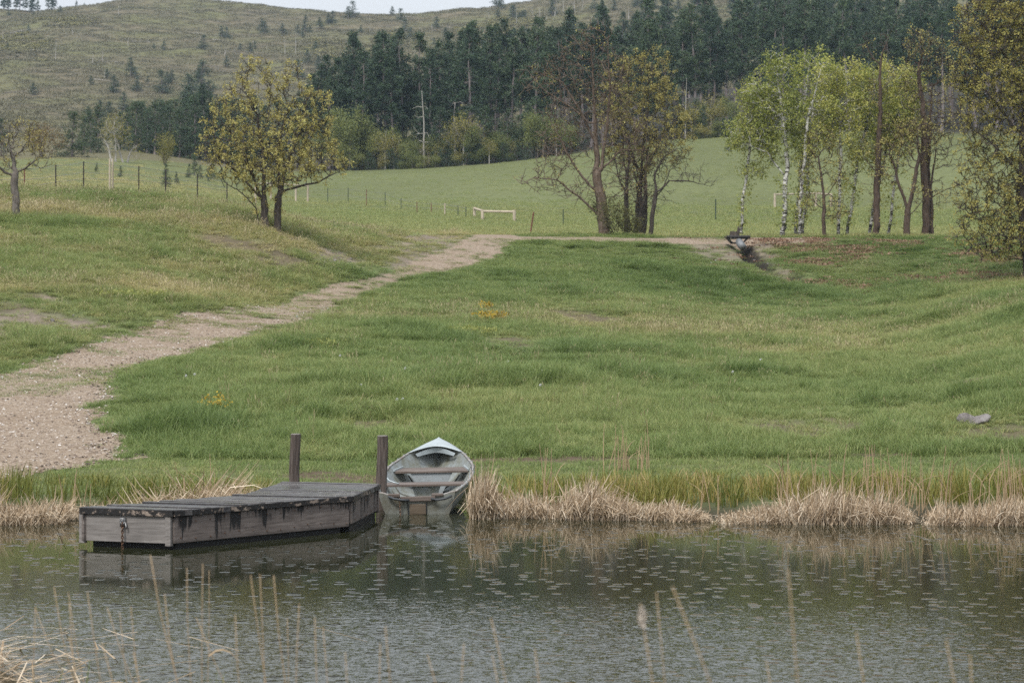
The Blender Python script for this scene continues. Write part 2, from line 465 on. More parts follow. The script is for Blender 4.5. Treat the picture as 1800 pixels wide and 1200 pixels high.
D_FAR = 470.0
def row_d(a, b, r, s0):
    o = [a]
    while o[-1] < b: o.append(o[-1] + max(s0, o[-1] * r))
    o[-1] = b
    return np.array(o)
def fan(rows, us):
    R, U = np.meshgrid(rows, us, indexing='ij')
    return U * np.maximum(R, 26.0), R
def grid_faces(n, m):
    i, j = np.meshgrid(np.arange(n - 1), np.arange(m - 1), indexing='ij')
    a = (i * m + j).ravel()
    return np.stack([a, a + 1, a + m + 1, a + m], 1)

C_TURF, C_DRYT, C_SOIL, C_LITTER, C_STONE = [np.array(c) for c in ((.11, .135, .055), (.15, .14, .072), (.12, .09, .065), (.14, .088, .058), (.19, .155, .125))]
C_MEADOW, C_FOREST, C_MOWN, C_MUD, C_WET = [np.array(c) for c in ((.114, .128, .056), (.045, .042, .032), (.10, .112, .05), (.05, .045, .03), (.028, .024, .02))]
def dryness(x, y):
    """0 lush .. 1 straw: the left bank is drier, and so are drifts on the slope"""
    px = 900 + F * x / np.maximum(y, 25)
    lb = sstep(.8, -3.0, path_sd_soft(x, y)) * 0
    left = (px < np.interp(y, [45, 60, 75, 90, 105, 118], [-100, 230, 470, 640, 800, 830])) * sstep(50, 62, y)
    n = fbm(x, y, 6.0, 41, 4)
    d = left * (.10 + .60 * sstep(.42, .68, n)) + (1 - left) * (.32 * sstep(.48, .75, fbm(x, y, 9, 51, 4)) * sstep(45, 70, y))
    # pale seeding drift in the middle of the right slope, dry crest of the left bank
    d = d + .26 * np.exp(-((px - 1230) / 260) ** 2 - ((y - 78) / 12) ** 2) * (.4 + n)
    d = d + left * .3 * sstep(84, 97, y)
    return np.clip(d, 0, 1)
def path_sd_soft(x, y): return np.zeros_like(np.asarray(x, float))

def ground_col(X, Y):
    d = dryness(X, Y)[..., None]
    c = C_TURF * (1 - d) + C_DRYT * d
    mown = (sstep(29, 31.5, Y) * (1 - sstep(35.0, 37.5, Y)))[..., None]
    c = c * (1 - mown) + C_MOWN * mown
    lit_k = {'litter': .85, 'soil': .75, 'gravel': .8}
    for kd, cc in (('soil', C_SOIL), ('litter', C_LITTER), ('stone', C_STONE), ('gravel', C_STONE), ('dirt', C_SOIL * .9), ('wet', C_WET)):
        m = patch_mask(X, Y, (kd,))[..., None] * lit_k.get(kd, 1.)
        c = c * (1 - m) + cc * m
    me = sstep(116, 121, Y)[..., None]
    n = fbm(X, Y, 26, 61, 4)[..., None]
    c = c * (1 - me) + C_MEADOW * (.82 + .36 * n) * me
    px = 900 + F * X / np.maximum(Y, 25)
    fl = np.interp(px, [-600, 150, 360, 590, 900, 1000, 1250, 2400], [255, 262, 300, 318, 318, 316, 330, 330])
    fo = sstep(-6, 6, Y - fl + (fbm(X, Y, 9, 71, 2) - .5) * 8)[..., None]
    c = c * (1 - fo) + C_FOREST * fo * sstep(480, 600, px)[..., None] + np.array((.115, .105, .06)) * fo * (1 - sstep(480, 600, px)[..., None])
    mud = (sstep(30.5, 28.0, Y) * sstep(20, 22, Y))[..., None]
    c = c * (1 - mud) + C_MUD * mud
    nb = sstep(20, 17, Y)[..., None]
    return c * (1 - nb) + np.array((.11, .09, .055)) * nb

def color_attr(me, C):
    a = me.color_attributes.new('col', 'FLOAT_COLOR', 'POINT')
    A = np.ones((len(C), 4), np.float32); A[:, :3] = C
    a.data.foreach_set('color', A.ravel())

us = np.concatenate([np.linspace(-.9, -.33, 60)[:-1], np.linspace(-.33, .33, 420), np.linspace(.33, .9, 60)[1:]])
rows = np.concatenate([np.linspace(-30, 24, 60)[:-1], row_d(24, 46, 0, .16)[:-1], row_d(46, 120, .0045, .2)[:-1], row_d(120, D_FAR, .008, .8)])
X, Y = fan(rows, us)
Z = ground(X, Y)
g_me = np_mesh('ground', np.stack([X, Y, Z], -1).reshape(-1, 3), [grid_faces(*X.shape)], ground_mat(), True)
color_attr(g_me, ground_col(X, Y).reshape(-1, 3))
tag(link('ground', g_me), 'grassy ground rising from the pond bank to the meadow', 'ground', kind='structure')

rows_h = row_d(D_FAR - 8, 1400, .007, 3)
us_h = np.linspace(-.75, .75, 420)
X, Y = fan(rows_h, us_h)
Z = ground(X, Y) - 2.2 * (1 - sstep(D_FAR - 8, D_FAR + 12, Y))
tag(link('hills', np_mesh('hills', np.stack([X, Y, Z], -1).reshape(-1, 3), [grid_faces(*X.shape)], hill_mat(), True)),
    'burnt-over brown and olive hillside beyond the pine forest', 'hill', kind='structure')

# gravel path: its own sheet laid over the ground, ragged at the edges
def path_mat():
    t = NT('pink_gravel')
    v = t.mapped((1, 1, 1))
    vo = t.n('TexVoronoi', Scale=26.); t.l(v, vo.inputs['Vector'])
    n = t.noise(v, 60., 3., .7); n2 = t.noise(v, .8, 4.); n3 = t.noise(v, 7., 4., .6)
    c = t.ramp(vo.outputs['Color'], [(0., (.09, .063, .045)), (.3, (.225, .172, .122)), (.7, (.315, .252, .19)), (1., (.50, .45, .40))])
    c = t.mix(1., c, t.ramp(n, [(.3, (.7, .7, .7)), (.7, (1.15, 1.12, 1.1))]), 'MULTIPLY')
    c = t.mix(t.ramp(n2, [(.45, (0, 0, 0)), (.75, (.55, .55, .55))]), c, (.20, .145, .10))
    c = t.mix(t.ramp(n3, [(.5, (0, 0, 0)), (.72, (.65, .65, .65))]), c, (.12, .088, .066))
    return t.done(c, .9, normal=t.bump(vo.outputs['Distance'], .6, .02), spec=.2)
def patch_sheet(x0, x1, y0, y1, cell, sd, lift):
    xs = np.arange(x0, x1, cell); ys = np.arange(y0, y1, cell)
    X, Y = np.meshgrid(xs, ys, indexing='ij')
    S = sd(X, Y)
    q = (S[:-1, :-1] > 0) & (S[1:, :-1] > 0) & (S[1:, 1:] > 0) & (S[:-1, 1:] > 0)
    idx = np.arange(X.size).reshape(X.shape)
    Fq = np.stack([idx[:-1, :-1][q], idx[1:, :-1][q], idx[1:, 1:][q], idx[:-1, 1:][q]], 1)
    used, inv = np.unique(Fq.ravel(), return_inverse=True)
    x, y = X.ravel()[used], Y.ravel()[used]
    return np.stack([x, y, ground(x, y) + lift(S.ravel()[used])], 1), inv.reshape(-1, 4)
lift = lambda s: .004 + .03 * sstep(0, .9, s)
V1, F1 = patch_sheet(-26, -3, 30, 62.05, .1, path_sd, lift)
V2, F2 = patch_sheet(-14, 17, 62, 120, .125, path_sd, lift)
tag(link('path', np_mesh('path', np.concatenate([V1, V2]), [np.concatenate([F1, F2 + len(V1)])], path_mat(), True)),
    'pinkish gravel track curving up from the pond to the crest', 'path', kind='structure')

CHOP = (.004, .36)
def water_mat():
    t = NT('pond_water')
    geo = t.n('NewGeometry').outputs['Position']
    sep = t.n('SeparateXYZ'); t.l(geo, sep.inputs[0])
    def v(scale, loc=(0, 0, 0)):
        mp = t.n('Mapping'); mp.inputs['Scale'].default_value = scale; mp.inputs['Location'].default_value = loc
        t.l(geo, mp.inputs['Vector']); return mp.outputs['Vector']
    # surface slopes: small chop plus the rings of falling drops
    def slope(scale, stretch, loc):
        nd = t.n('TexNoise', Scale=scale, Detail=2., Roughness=.6); t.l(v((1, stretch, 1), loc), nd.inputs['Vector'])
        vs = t.n('VectorMath', operation='SUBTRACT'); t.l(nd.outputs['Color'], vs.inputs[0]); vs.inputs[1].default_value = (.5, .5, .5); return vs.outputs[0]
    nb = t.noise(v((1, .5, 1)), .30, 3.)
    # breeze: stronger over open water toward the viewer, calm in the lee of the far bank
    mr = t.n('MapRange', interpolation_type='SMOOTHSTEP'); t.l(sep.outputs['Y'], mr.inputs['Value'])
    for k, q in (('From Min', 22.5), ('From Max', 14.), ('To Min', CHOP[0]), ('To Max', CHOP[1])): mr.inputs[k].default_value = q
    amp = t.math('MULTIPLY', mr.outputs[0], t.math('ADD', t.math('MULTIPLY', nb, 1.2), .4))
    def vscale(a, f):
        n = t.n('VectorMath', operation='SCALE'); t.l(a, n.inputs[0])
        if isinstance(f, float): n.inputs['Scale'].default_value = f
        else: t.l(f, n.inputs['Scale'])
        return n.outputs[0]
    def vadd(a, b):
        n = t.n('VectorMath', operation='ADD'); t.l(a, n.inputs[0]); t.l(b, n.inputs[1]); return n.outputs[0]
    g = vscale(vadd(slope(17., 2.2, (0, 0, 0)), vscale(slope(60., 1.6, (5, 3, 0)), .9)), amp)
    for k, (sc, keep, amp_r, rmax) in enumerate(((1.5, .22, .46, .05), (2.9, .26, .52, .026), (5.2, .3, .48, .012))):
        vo = t.n('TexVoronoi', voronoi_dimensions='2D', Scale=sc, Randomness=1.0)
        pv = v((1, 1, 1), (3.1 * k, 7.7 * k, 0)); t.l(pv, vo.inputs['Vector'])
        d = t.math('DIVIDE', vo.outputs['Distance'], sc)
        cs = t.n('SeparateColor'); t.l(vo.outputs['Color'], cs.inputs[0])
        r0 = t.math('ADD', t.math('MULTIPLY', cs.outputs[0], rmax), .012)
        e = t.math('DIVIDE', t.math('SUBTRACT', d, r0), .02)
        prof = t.math('MULTIPLY', e, t.math('EXPONENT', t.math('MULTIPLY', t.math('MULTIPLY', e, e), -1.)))
        on = t.math('MULTIPLY', t.math('LESS_THAN', cs.outputs[1], keep), t.math('SUBTRACT', 1.15, cs.outputs[0]))
        dv = t.n('VectorMath', operation='SUBTRACT'); t.l(pv, dv.inputs[0]); t.l(vo.outputs['Position'], dv.inputs[1])
        nz = t.n('VectorMath', operation='NORMALIZE'); t.l(dv.outputs[0], nz.inputs[0])
        g = vadd(g, vscale(nz.outputs[0], t.math('MULTIPLY', t.math('MULTIPLY', prof, on), -2.2 * amp_r)))
    gs = t.n('SeparateXYZ'); t.l(g, gs.inputs[0])
    cb = t.n('CombineXYZ'); t.l(t.math('MULTIPLY', gs.outputs[0], -1.), cb.inputs[0]); t.l(t.math('MULTIPLY', gs.outputs[1], -1.), cb.inputs[1]); cb.inputs[2].default_value = 1.
    bp = t.n('VectorMath', operation='NORMALIZE'); t.l(cb.outputs[0], bp.inputs[0])
    m = t.done((.022, .024, .012), .05, normal=bp.outputs[0], spec=.5)
    return m
wm = np_mesh('water', [(-40, 8, 0), (40, 8, 0), (40, 34, 0), (-40, 34, 0)], [np.array([[0, 1, 2, 3]])], water_mat())
tag(link('water', wm), 'dark olive pond water dimpled by rain', 'water', kind='structure')
# ------------------------------------------------------------------ trees: branching grown through a crown volume
def colonize(att, nodes, par, step, kill, infl, iters, r, up=.15, maxn=6000):
    P = np.array(nodes, float); par = list(par)
    att = np.array(att, float); alive = np.ones(len(att), bool)
    d = np.full(len(att), 1e9); near = np.zeros(len(att), int)
    new0 = 0
    for it in range(iters):
        N = P[new0:]
        if len(N):
            for s in range(0, len(N), 400):
                dd = np.linalg.norm(att[:, None] - N[None, s:s + 400], axis=2)
                k = dd.argmin(1); m = dd[np.arange(len(att)), k]
                b = m < d; d[b] = m[b]; near[b] = k[b] + new0 + s
        alive &= d > kill
        act = alive & (d < infl)
        if not act.any():
            if not alive.any(): break
            infl *= 1.6
            if infl > 60: break
            new0 = len(P); continue
        ids, inv = np.unique(near[act], return_inverse=True)
        dirs = att[act] - P[near[act]]; dirs /= np.linalg.norm(dirs, axis=1)[:, None]
        D = np.zeros((len(ids), 3)); np.add.at(D, inv, dirs)
        D /= np.linalg.norm(D, axis=1)[:, None] + 1e-9
        D += r.normal(0, .28, D.shape); D[:, 2] += up
        D /= np.linalg.norm(D, axis=1)[:, None] + 1e-9
        Q = P[ids] + D * step
        ok = np.ones(len(Q), bool)
        for s in range(0, len(Q), 400):
            ok[s:s + 400] = np.linalg.norm(Q[s:s + 400, None] - P[None], axis=2).min(1) > step * .45
        if not ok.any():
            alive[np.nonzero(act)[0]] &= r.random(act.sum()) > .5
            new0 = len(P); continue
        new0 = len(P)
        P = np.concatenate([P, Q[ok]]); par += list(ids[ok])
        if len(P) > maxn: break
    return P, np.array(par)

def twigs(P, par, r, n=2, L=.35, up=.2, jit=.7, only_tips=False):
    kids = np.bincount(par[par >= 0], minlength=len(P))
    tips = np.nonzero((kids == 0) if only_tips else (kids <= 1))[0]
    tips = tips[par[tips] >= 0]
    newP, newPar = [], []
    base = len(P)
    t = P[tips] - P[par[tips]]; t /= np.linalg.norm(t, axis=1)[:, None] + 1e-9
    for k in range(n):
        D = t * .6 + r.normal(0, jit, t.shape); D[:, 2] += up
        D /= np.linalg.norm(D, axis=1)[:, None]
        newP.append(P[tips] + D * (L * (.5 + r.random(len(tips))))[:, None]); newPar.append(tips)
    return np.concatenate([P] + newP), np.concatenate([par] + newPar)

def radii(P, par, R, tip=.012, ex=2.2):
    n = len(P); acc = np.zeros(n)
    for i in range(n - 1, -1, -1):
        if acc[i] == 0: acc[i] = 1.0
        if par[i] >= 0: acc[par[i]] += acc[i]
    rr = acc ** (1 / ex)
    return tip + (R - tip) * ((rr - 1) / max(rr.max() - 1, 1e-6)) ** 1.8

def skeleton_mesh(name, P, par, rad, mat, flare=1.25):
    n = len(P); has = par >= 0
    T = np.zeros_like(P); T[has] = P[has] - P[par[has]]
    roots = np.nonzero(~has)[0]
    first = {}
    best = np.full(n, -1); bestr = np.zeros(n)
    for i in np.nonzero(has)[0]:
        p = par[i]
        if rad[i] > bestr[p]: bestr[p] = rad[i]; best[p] = i
    for q in roots: T[q] = (P[best[q]] - P[q]) if best[q] >= 0 else (0, 0, 1)
    T /= np.linalg.norm(T, axis=1)[:, None] + 1e-9
    ref = np.array([.31, .92, .22]); U = np.cross(ref, T); U /= np.linalg.norm(U, axis=1)[:, None] + 1e-9
    W = np.cross(T, U)
    ch = np.nonzero(has)[0]; p = par[ch]
    main = best[p] == ch
    r0 = np.where(main, rad[p], np.minimum(rad[ch] * 1.15, rad[p])); r0 = np.where(np.isin(p, roots), r0 * flare, r0)
    U0 = np.where(main[:, None], U[p], U[ch]); W0 = np.where(main[:, None], W[p], W[ch])
    Vs, Fs, off = [], [], 0
    for k, sel in ((7, rad[ch] > .05), (5, (rad[ch] <= .05) & (rad[ch] > .02)), (3, rad[ch] <= .02)):
        c = ch[sel]
        if not len(c): continue
        a = np.arange(k) / k * 2 * math.pi; ca, sa = np.cos(a)[None, :, None], np.sin(a)[None, :, None]
        A = P[par[c]][:, None] + r0[sel][:, None, None] * (ca * U0[sel][:, None] + sa * W0[sel][:, None])
        B = P[c][:, None] + rad[c][:, None, None] * (ca * U[c][:, None] + sa * W[c][:, None])
        V = np.concatenate([A, B], 1).reshape(-1, 3)
        b = off + np.arange(len(c))[:, None] * 2 * k
        j = np.arange(k)[None, :]; j2 = (j + 1) % k
        Fs.append(np.stack([b + j, b + j2, b + k + j2, b + k + j], -1).reshape(-1, 4))
        Vs.append(V); off += len(V)
    return np_mesh(name, np.concatenate(Vs), Fs, mat, True)

def leaf_mesh(name, C, size, r, mat, aspect=.6, fold=.25, up=.3):
    """one small folded leaf at every point of C"""
    n = len(C); s = size * (.6 + .8 * r.random(n))[:, None]
    A = r.normal(0, 1, (n, 3)); A[:, 2] += up; A /= np.linalg.norm(A, axis=1)[:, None]
    B = np.cross(A, r.normal(0, 1, (n, 3))); B /= np.linalg.norm(B, axis=1)[:, None]
    Nn = np.cross(A, B)
    V = np.stack([C - A * s * .5, C + B * s * aspect * .5 + Nn * s * fold * .3, C + A * s * .55, C - B * s * aspect * .5 + Nn * s * fold * .3], 1).reshape(-1, 3)
    b = np.arange(n)[:, None] * 4
    return np_mesh(name, V, [b + np.array([[0, 1, 2, 3]])], mat)

BARK_OAK = mat_bark('dark_oak_bark', (.035, .03, .026), (.075, .062, .052), (.13, .11, .095))
BARK_RUST = mat_bark('rusty_cottonwood_bark', (.04, .032, .026), (.09, .062, .047), (.15, .115, .092))
BARK_TWIG = mat_bark('brown_grey_cottonwood_bark', (.065, .046, .034), (.145, .108, .082), (.23, .19, .16))
BARK_GREY = mat_bark('grey_bark', (.07, .06, .052), (.15, .13, .115), (.25, .225, .2))
BARK_PINE = mat_bark('pine_bark', (.10, .085, .08), (.20, .17, .165), (.30, .26, .25))
BARK_SNAG = mat_bark('bleached_dead_wood', (.22, .2, .18), (.38, .36, .33), (.52, .5, .47))
def aspen_bark():
    t = NT('white_aspen_bark')
    n = t.noise(t.mapped((.8, .8, 2.6)), 3.4, 4., .65); n2 = t.noise(t.mapped((1, 1, 4)), 9., 2.)
    k = t.math('ADD', t.math('MULTIPLY', n, .75), t.math('MULTIPLY', n2, .25))
    z = t.n('SeparateXYZ'); t.l(t.mapped((1, 1, 1)), z.inputs[0])
    low = t.math('MULTIPLY', t.math('SUBTRACT', 1.6, z.outputs['Z']), .07)
    k = t.math('SUBTRACT', k, t.math('MAXIMUM', low, 0.))
    return t.done(t.ramp(k, [(.4, (.02, .018, .016)), (.45, (.1, .09, .08)), (.49, (.46, .45, .42)), (.7, (.62, .61, .58))]), .8, spec=.2)
BARK_ASPEN = aspen_bark()
LEAF_OAK = mat_leaf('young_yellow_oak_leaves', [(.1, (0.171, 0.145, 0.050)), (.4, (0.331, 0.284, 0.094)), (.62, (0.456, 0.400, 0.138)), (.9, (0.433, 0.429, 0.154))])
LEAF_OAKG = mat_leaf('young_olive_oak_leaves', [(.1, (0.140, 0.121, 0.040)), (.4, (0.281, 0.237, 0.071)), (.65, (0.400, 0.352, 0.105)), (.9, (0.356, 0.352, 0.110))])
LEAF_GOLD = mat_leaf('golden_green_leaves', [(.1, (.17, .145, .05)), (.4, (.34, .295, .10)), (.65, (.48, .43, .15)), (.9, (.43, .42, .15))], .4)
LEAF_BROWN = mat_leaf('brown_opening_buds', [(.1, (.10, .065, .03)), (.5, (.2, .135, .055)), (.9, (.25, .2, .08))])
LEAF_ASPEN = mat_leaf('spring_green_aspen_leaves', [(.1, (0.139, 0.176, 0.045)), (.4, (0.277, 0.310, 0.080)), (.62, (0.405, 0.410, 0.115)), (.9, (0.512, 0.470, 0.150))], .4)
LEAF_YEL = mat_leaf('yellow_green_spring_leaves', [(.1, (.13, .125, .03)), (.5, (.24, .22, .06)), (.9, (.33, .29, .085))], .35)
LEAF_UNDERD = mat_leaf('dark_olive_shrub_leaves', [(.1, (.05, .052, .02)), (.5, (.115, .11, .042)), (.9, (.19, .175, .07))])
LEAF_UNDER = mat_leaf('understory_leaves', [(.1, (.08, .105, .035)), (.45, (.17, .20, .065)), (.7, (.24, .26, .085)), (.95, (.31, .30, .11))], .35)
NEEDLE = mat_leaf('pine_needles', [(.1, (0.017, 0.034, 0.021)), (.4, (0.037, 0.066, 0.036)), (.65, (0.061, 0.096, 0.048)), (.9, (0.104, 0.135, 0.059))], .12, .5)
NEEDLE_Y = mat_leaf('young_pine_needles', [(.1, (0.029, 0.052, 0.027)), (.5, (0.054, 0.088, 0.043)), (.9, (0.090, 0.124, 0.056))], .12, 1.)

def ellipsoid_pts(n, c, rad, r, shell=.0):
    d = r.normal(0, 1, (n, 3)); d /= np.linalg.norm(d, axis=1)[:, None]
    q = (shell + (1 - shell) * r.random(n)) ** (1 / 3.)
    return np.array(c) + d * q[:, None] * np.array(rad)

def tree(name, label, cat, D, base, stems, crowns, R, bark, leaf, leafn=4, leafsize=.1, leafspread=.16, seed=1, step=.3, kill=.5, infl=2.2, n_att=900,
         group=None, tip=.012, tw=2, twL=.35, sparse=1.0, ex=2.2, up=.12, dens=None, tipsonly=False, maxn=6000, top_bias=0.):
    """stems: polylines in photo pixels (first point = foot); crowns: ellipses (px, py, rx, ry) read off the photo, turned into metres at distance D"""
    r = np.random.default_rng(seed)
    ppm = F / D
    bx, by = at(base[0], D), D
    bz = gz(bx, by) - .06
    z0 = CAMZ + (HY - base[1]) / ppm
    root = tag(empty(name, (bx, by, bz)), label, cat, group)
    def loc(p): return np.array([(p[0] - base[0]) / ppm, p[2] if len(p) > 2 else 0., (base[1] - p[1]) / ppm])
    nodes, par = [], []
    for k, st in enumerate(stems):
        Q = np.array([loc(p) for p in st])
        L = np.concatenate([[0], np.cumsum(np.linalg.norm(np.diff(Q, axis=0), axis=1))])
        m = max(3, int(L[-1] / (step * 1.1)))
        tt = np.linspace(0, L[-1], m)
        S = np.stack([np.interp(tt, L, Q[:, a]) for a in range(3)], 1)
        w = np.linspace(0, 1, m)[:, None]
        S = S + np.cumsum(r.normal(0, .03 * step / .3, S.shape), 0) * (w > .05)
        o = len(nodes)
        start = -1
        if len(nodes) and Q[0, 2] > .4:
            nd = np.array(nodes); start = int(np.linalg.norm((nd - S[0])[:, [0, 2]], axis=1).argmin())
            S = S + np.array([0, nd[start, 1] - S[0, 1], 0]); S = S[1:]
        for i, s in enumerate(S):
            nodes.append(s); par.append(start if i == 0 else len(nodes) - 2)
    A = []
    area = sum(c[2] * c[3] for c in crowns)
    for c in crowns:
        rx, rz = c[2] / ppm, c[3] / ppm
        ry = c[4] if len(c) > 4 else (rx + rz) / 2
        A.append(ellipsoid_pts(max(12, int(n_att * c[2] * c[3] / area)), loc((c[0], c[1], c[5] if len(c) > 5 else 0)), (rx, ry, rz), r, .15))
    A = np.concatenate(A)
    P, par = colonize(A, nodes, par, step, kill, infl, 220, r, up, maxn)
    ncore = len(P)
    if tw: P, par = twigs(P, par, r, tw, twL, .2)
    rad = radii(P, par, R, tip, ex)
    link('trunk', skeleton_mesh('trunk', P, par, rad, bark), root)
    if leaf and leafn:
        kids = np.bincount(par[par >= 0], minlength=len(P))
        t = np.nonzero((kids == 0) & (P[:, 2] > .8))[0]
        if sparse < 1: t = t[r.random(len(t)) < sparse * (1 - top_bias * sstep(.6, 1., P[t, 2] / P[:, 2].max()))]
        C = np.repeat(P[t], leafn, 0)
        C = C + r.normal(0, leafspread * .6, C.shape)
        link('crown', leaf_mesh('crown', C, leafsize, r, leaf), root)
    return root

def D_at(px, py, d0=24, d1=1200): return hit(px, py, d0, d1)

# the bur oak of several stems on the left bank
d = D_at(470, 402, 60, 98)
tree('bur_oak', 'broad oak of several dark stems in yellow young leaf on the left bank', 'tree', d, (470, 402),
     [[(467, 402), (463, 355), (458, 330)], [(485, 405, .3), (487, 360, .3), (494, 322, .3)], [(455, 393, -.2), (452, 365, -.2), (445, 338, -.2)],
      [(463, 350), (440, 290), (415, 240)], [(490, 345), (500, 290), (520, 230)], [(463, 350), (462, 280), (452, 200)], [(492, 340), (480, 270), (500, 200)], [(492, 333), (530, 322), (560, 318), (595, 300)],
      [(452, 365, -.2), (430, 340, -.4), (395, 320, -.5)], [(463, 350), (420, 310, .3), (372, 268, .4)]],
     [(448, 155, 42, 56), (415, 200, 46, 55), (395, 250, 45, 45), (505, 230, 50, 60), (548, 205, 40, 60), (505, 150, 16, 40), (480, 280, 95, 55), (420, 290, 60, 35), (555, 270, 50, 45), (592, 290, 26, 16), (372, 268, 28, 22), (520, 130, 18, 20)],
     .175, BARK_OAK, LEAF_OAK, 24, .085, .13, 3, .24, .36, 1.6, 1900, tip=.015, tw=2, twL=.3, sparse=.58)
d = D_at(30, 387, 60, 100)
tree('bare_oak', 'small nearly bare oak with a straight grey trunk at the left edge', 'tree', d, (30, 387),
     [[(30, 387), (28, 350), (27, 320), (29, 296)]],
     [(42, 240, 42, 34), (-15, 262, 45, 40), (72, 285, 24, 18), (15, 232, 30, 22), (10, 295, 20, 8)], .17, BARK_GREY, LEAF_OAK, 10, .075, .13, 5, .22, .34, 3.5, 900, tip=.012, tw=2, twL=.28, sparse=.5)

# the cottonwood and its companions beside the track
d = 119.0
tree('cottonwood', 'tall half-bare cottonwood with a rusty trunk and long limbs reaching left', 'tree', d, (1062, 411),
     [[(1064, 411), (1060, 370), (1056, 320), (1052, 285)], [(1052, 290), (1045, 230), (1040, 150), (1030, 80)], [(1056, 300), (1066, 240), (1070, 160), (1066, 70)],
      [(1052, 335), (1020, 300), (995, 260), (968, 205)], [(1058, 378), (1010, 335), (980, 312), (935, 305), (912, 318)], [(1050, 255), (1020, 190), (985, 130), (945, 115)], [(1045, 215), (1000, 180), (950, 150), (920, 115)],
      [(1060, 290), (1090, 255), (1140, 255)], [(1003, 330), (1030, 310), (1045, 290)]],
     [(1040, 85, 38, 45), (985, 120, 40, 36), (945, 135, 32, 34), (1000, 190, 52, 42), (1040, 170, 50, 60), (1075, 150, 45, 70), (990, 250, 50, 38), (960, 315, 42, 22), (1085, 220, 50, 42), (1020, 330, 45, 22), (965, 240, 22, 26), (930, 312, 24, 14), (1010, 95, 30, 40), (1060, 60, 26, 24), (1015, 150, 40, 40), (975, 285, 40, 26), (1100, 270, 50, 30), (1110, 320, 40, 24)],
     .36, BARK_TWIG, LEAF_OAK, 7, .095, .2, 11, .32, .42, 2.4, 2300, tip=.016, tw=2, twL=.5, sparse=.11)
tree('grove_tree', 'golden-leaved tree behind the rusty cottonwood with the fullest crown of the grove', 'tree', 124.0, (1116, 411),
     [[(1116, 411), (1118, 340), (1122, 250), (1130, 160)], [(1108, 411, .6), (1104, 340, .6), (1098, 240, .6), (1095, 190, .6)], [(1119, 320), (1150, 260), (1175, 210)], [(1120, 290), (1100, 220), (1090, 150)]],
     [(1115, 125, 42, 42), (1148, 110, 28, 30), (1155, 165, 42, 42), (1100, 190, 48, 50), (1178, 190, 30, 32), (1150, 225, 48, 32), (1120, 260, 60, 40), (1196, 215, 30, 32), (1175, 265, 44, 28), (1085, 150, 30, 40)],
     .175, BARK_OAK, LEAF_GOLD, 24, .10, .16, 13, .34, .46, 2.2, 2000, tip=.017, tw=2, twL=.45, sparse=.7)
for k, (px, top, lean, sd) in enumerate(((1099, 250, 4, 21), (1127, 270, 2, 22), (1133, 255, 8, 23))):
    lab = ['slim dark trunk directly right of the rusty cottonwood', 'slim dark trunk in the middle of the grove behind the cottonwood', 'slim dark trunk left of the leaning grove tree'][k]
    tree('grove_tree', lab, 'tree', 121.5 + k, (px, 412),
         [[(px, 412), (px + lean * .3, 340), (px + lean, top)], [(px, 330), (px - 14, 300), (px - 20, 270)]], [(px + lean, top - 8, 26, 38), (px, top + 50, 30, 26), (px + 8, 340, 20, 22)], .15, BARK_OAK, LEAF_BROWN, 5, .09, .18, sd, .34, .5, 2.2, 480,
         group='thin dark trees behind the cottonwood', tip=.012, tw=2, twL=.4, sparse=.35)
tree('grove_tree', 'leaning dark tree with a bare limb stretched right over the meadow', 'tree', 120.0, (1142, 413),
     [[(1142, 413), (1146, 370), (1152, 335), (1150, 300)], [(1152, 335), (1175, 312), (1210, 308), (1250, 318)], [(1150, 345), (1165, 325), (1180, 290)], [(1150, 300), (1165, 270), (1185, 255)]],
     [(1200, 305, 45, 18), (1235, 312, 26, 16), (1175, 265, 36, 32), (1150, 285, 26, 24), (1222, 290, 30, 14), (1170, 345, 14, 22)], .14, BARK_OAK, LEAF_BROWN, 2, .07, .12, 24, .3, .48, 2.0, 420,
     group='thin dark trees behind the cottonwood', tip=.012, tw=2, twL=.4, sparse=.12)
def bush(name, label, cat, px, D, w, h, leaf, bark, n=1500, size=.09, seed=1, group=None, base=None):
    r = np.random.default_rng(seed)
    x, y = at(px, D), D
    root = tag(empty(name, (x, y, gz(x, y) - .03)), label, cat, group)
    P, par = [np.zeros(3)], [-1]
    A = np.concatenate([ellipsoid_pts(max(20, n // 14), (r.normal(0, w * .22), r.normal(0, w * .2), h * (.35 + .4 * r.random())), (w * .32, w * .32, h * .3), r, .1) for _ in range(4)])
    A = A[A[:, 2] > .05]
    P, par = colonize(A, [np.array([r.normal(0, .1), r.normal(0, .1), 0]) for _ in range(5)], [-1] * 5, .12 * h / 1.2, .2 * h / 1.2, h, 90, r, .1, 900)
    link('stem', skeleton_mesh('stem', P, par, radii(P, par, .012 * h + .006, .006), bark), root)
    t = P[P[:, 2] > .15 * h]
    C = t[r.integers(0, len(t), n)] + r.normal(0, .07 * h, (n, 3)); C[:, 2] = np.maximum(C[:, 2], .03)
    link('foliage', leaf_mesh('foliage', C, size, r, leaf), root)
    return root
bush('leafy_shrub', 'olive leafy shrub at the foot of the rusty cottonwood', 'shrub', 1082, 118.2, 2.6, 2.5, LEAF_UNDERD, BARK_OAK, 2200, .1, 5)
bush('leafy_shrub', 'low olive shrub between the slim trunks of the grove', 'shrub', 1112, 119.0, 1.6, 1.9, LEAF_UNDERD, BARK_OAK, 1300, .1, 6)

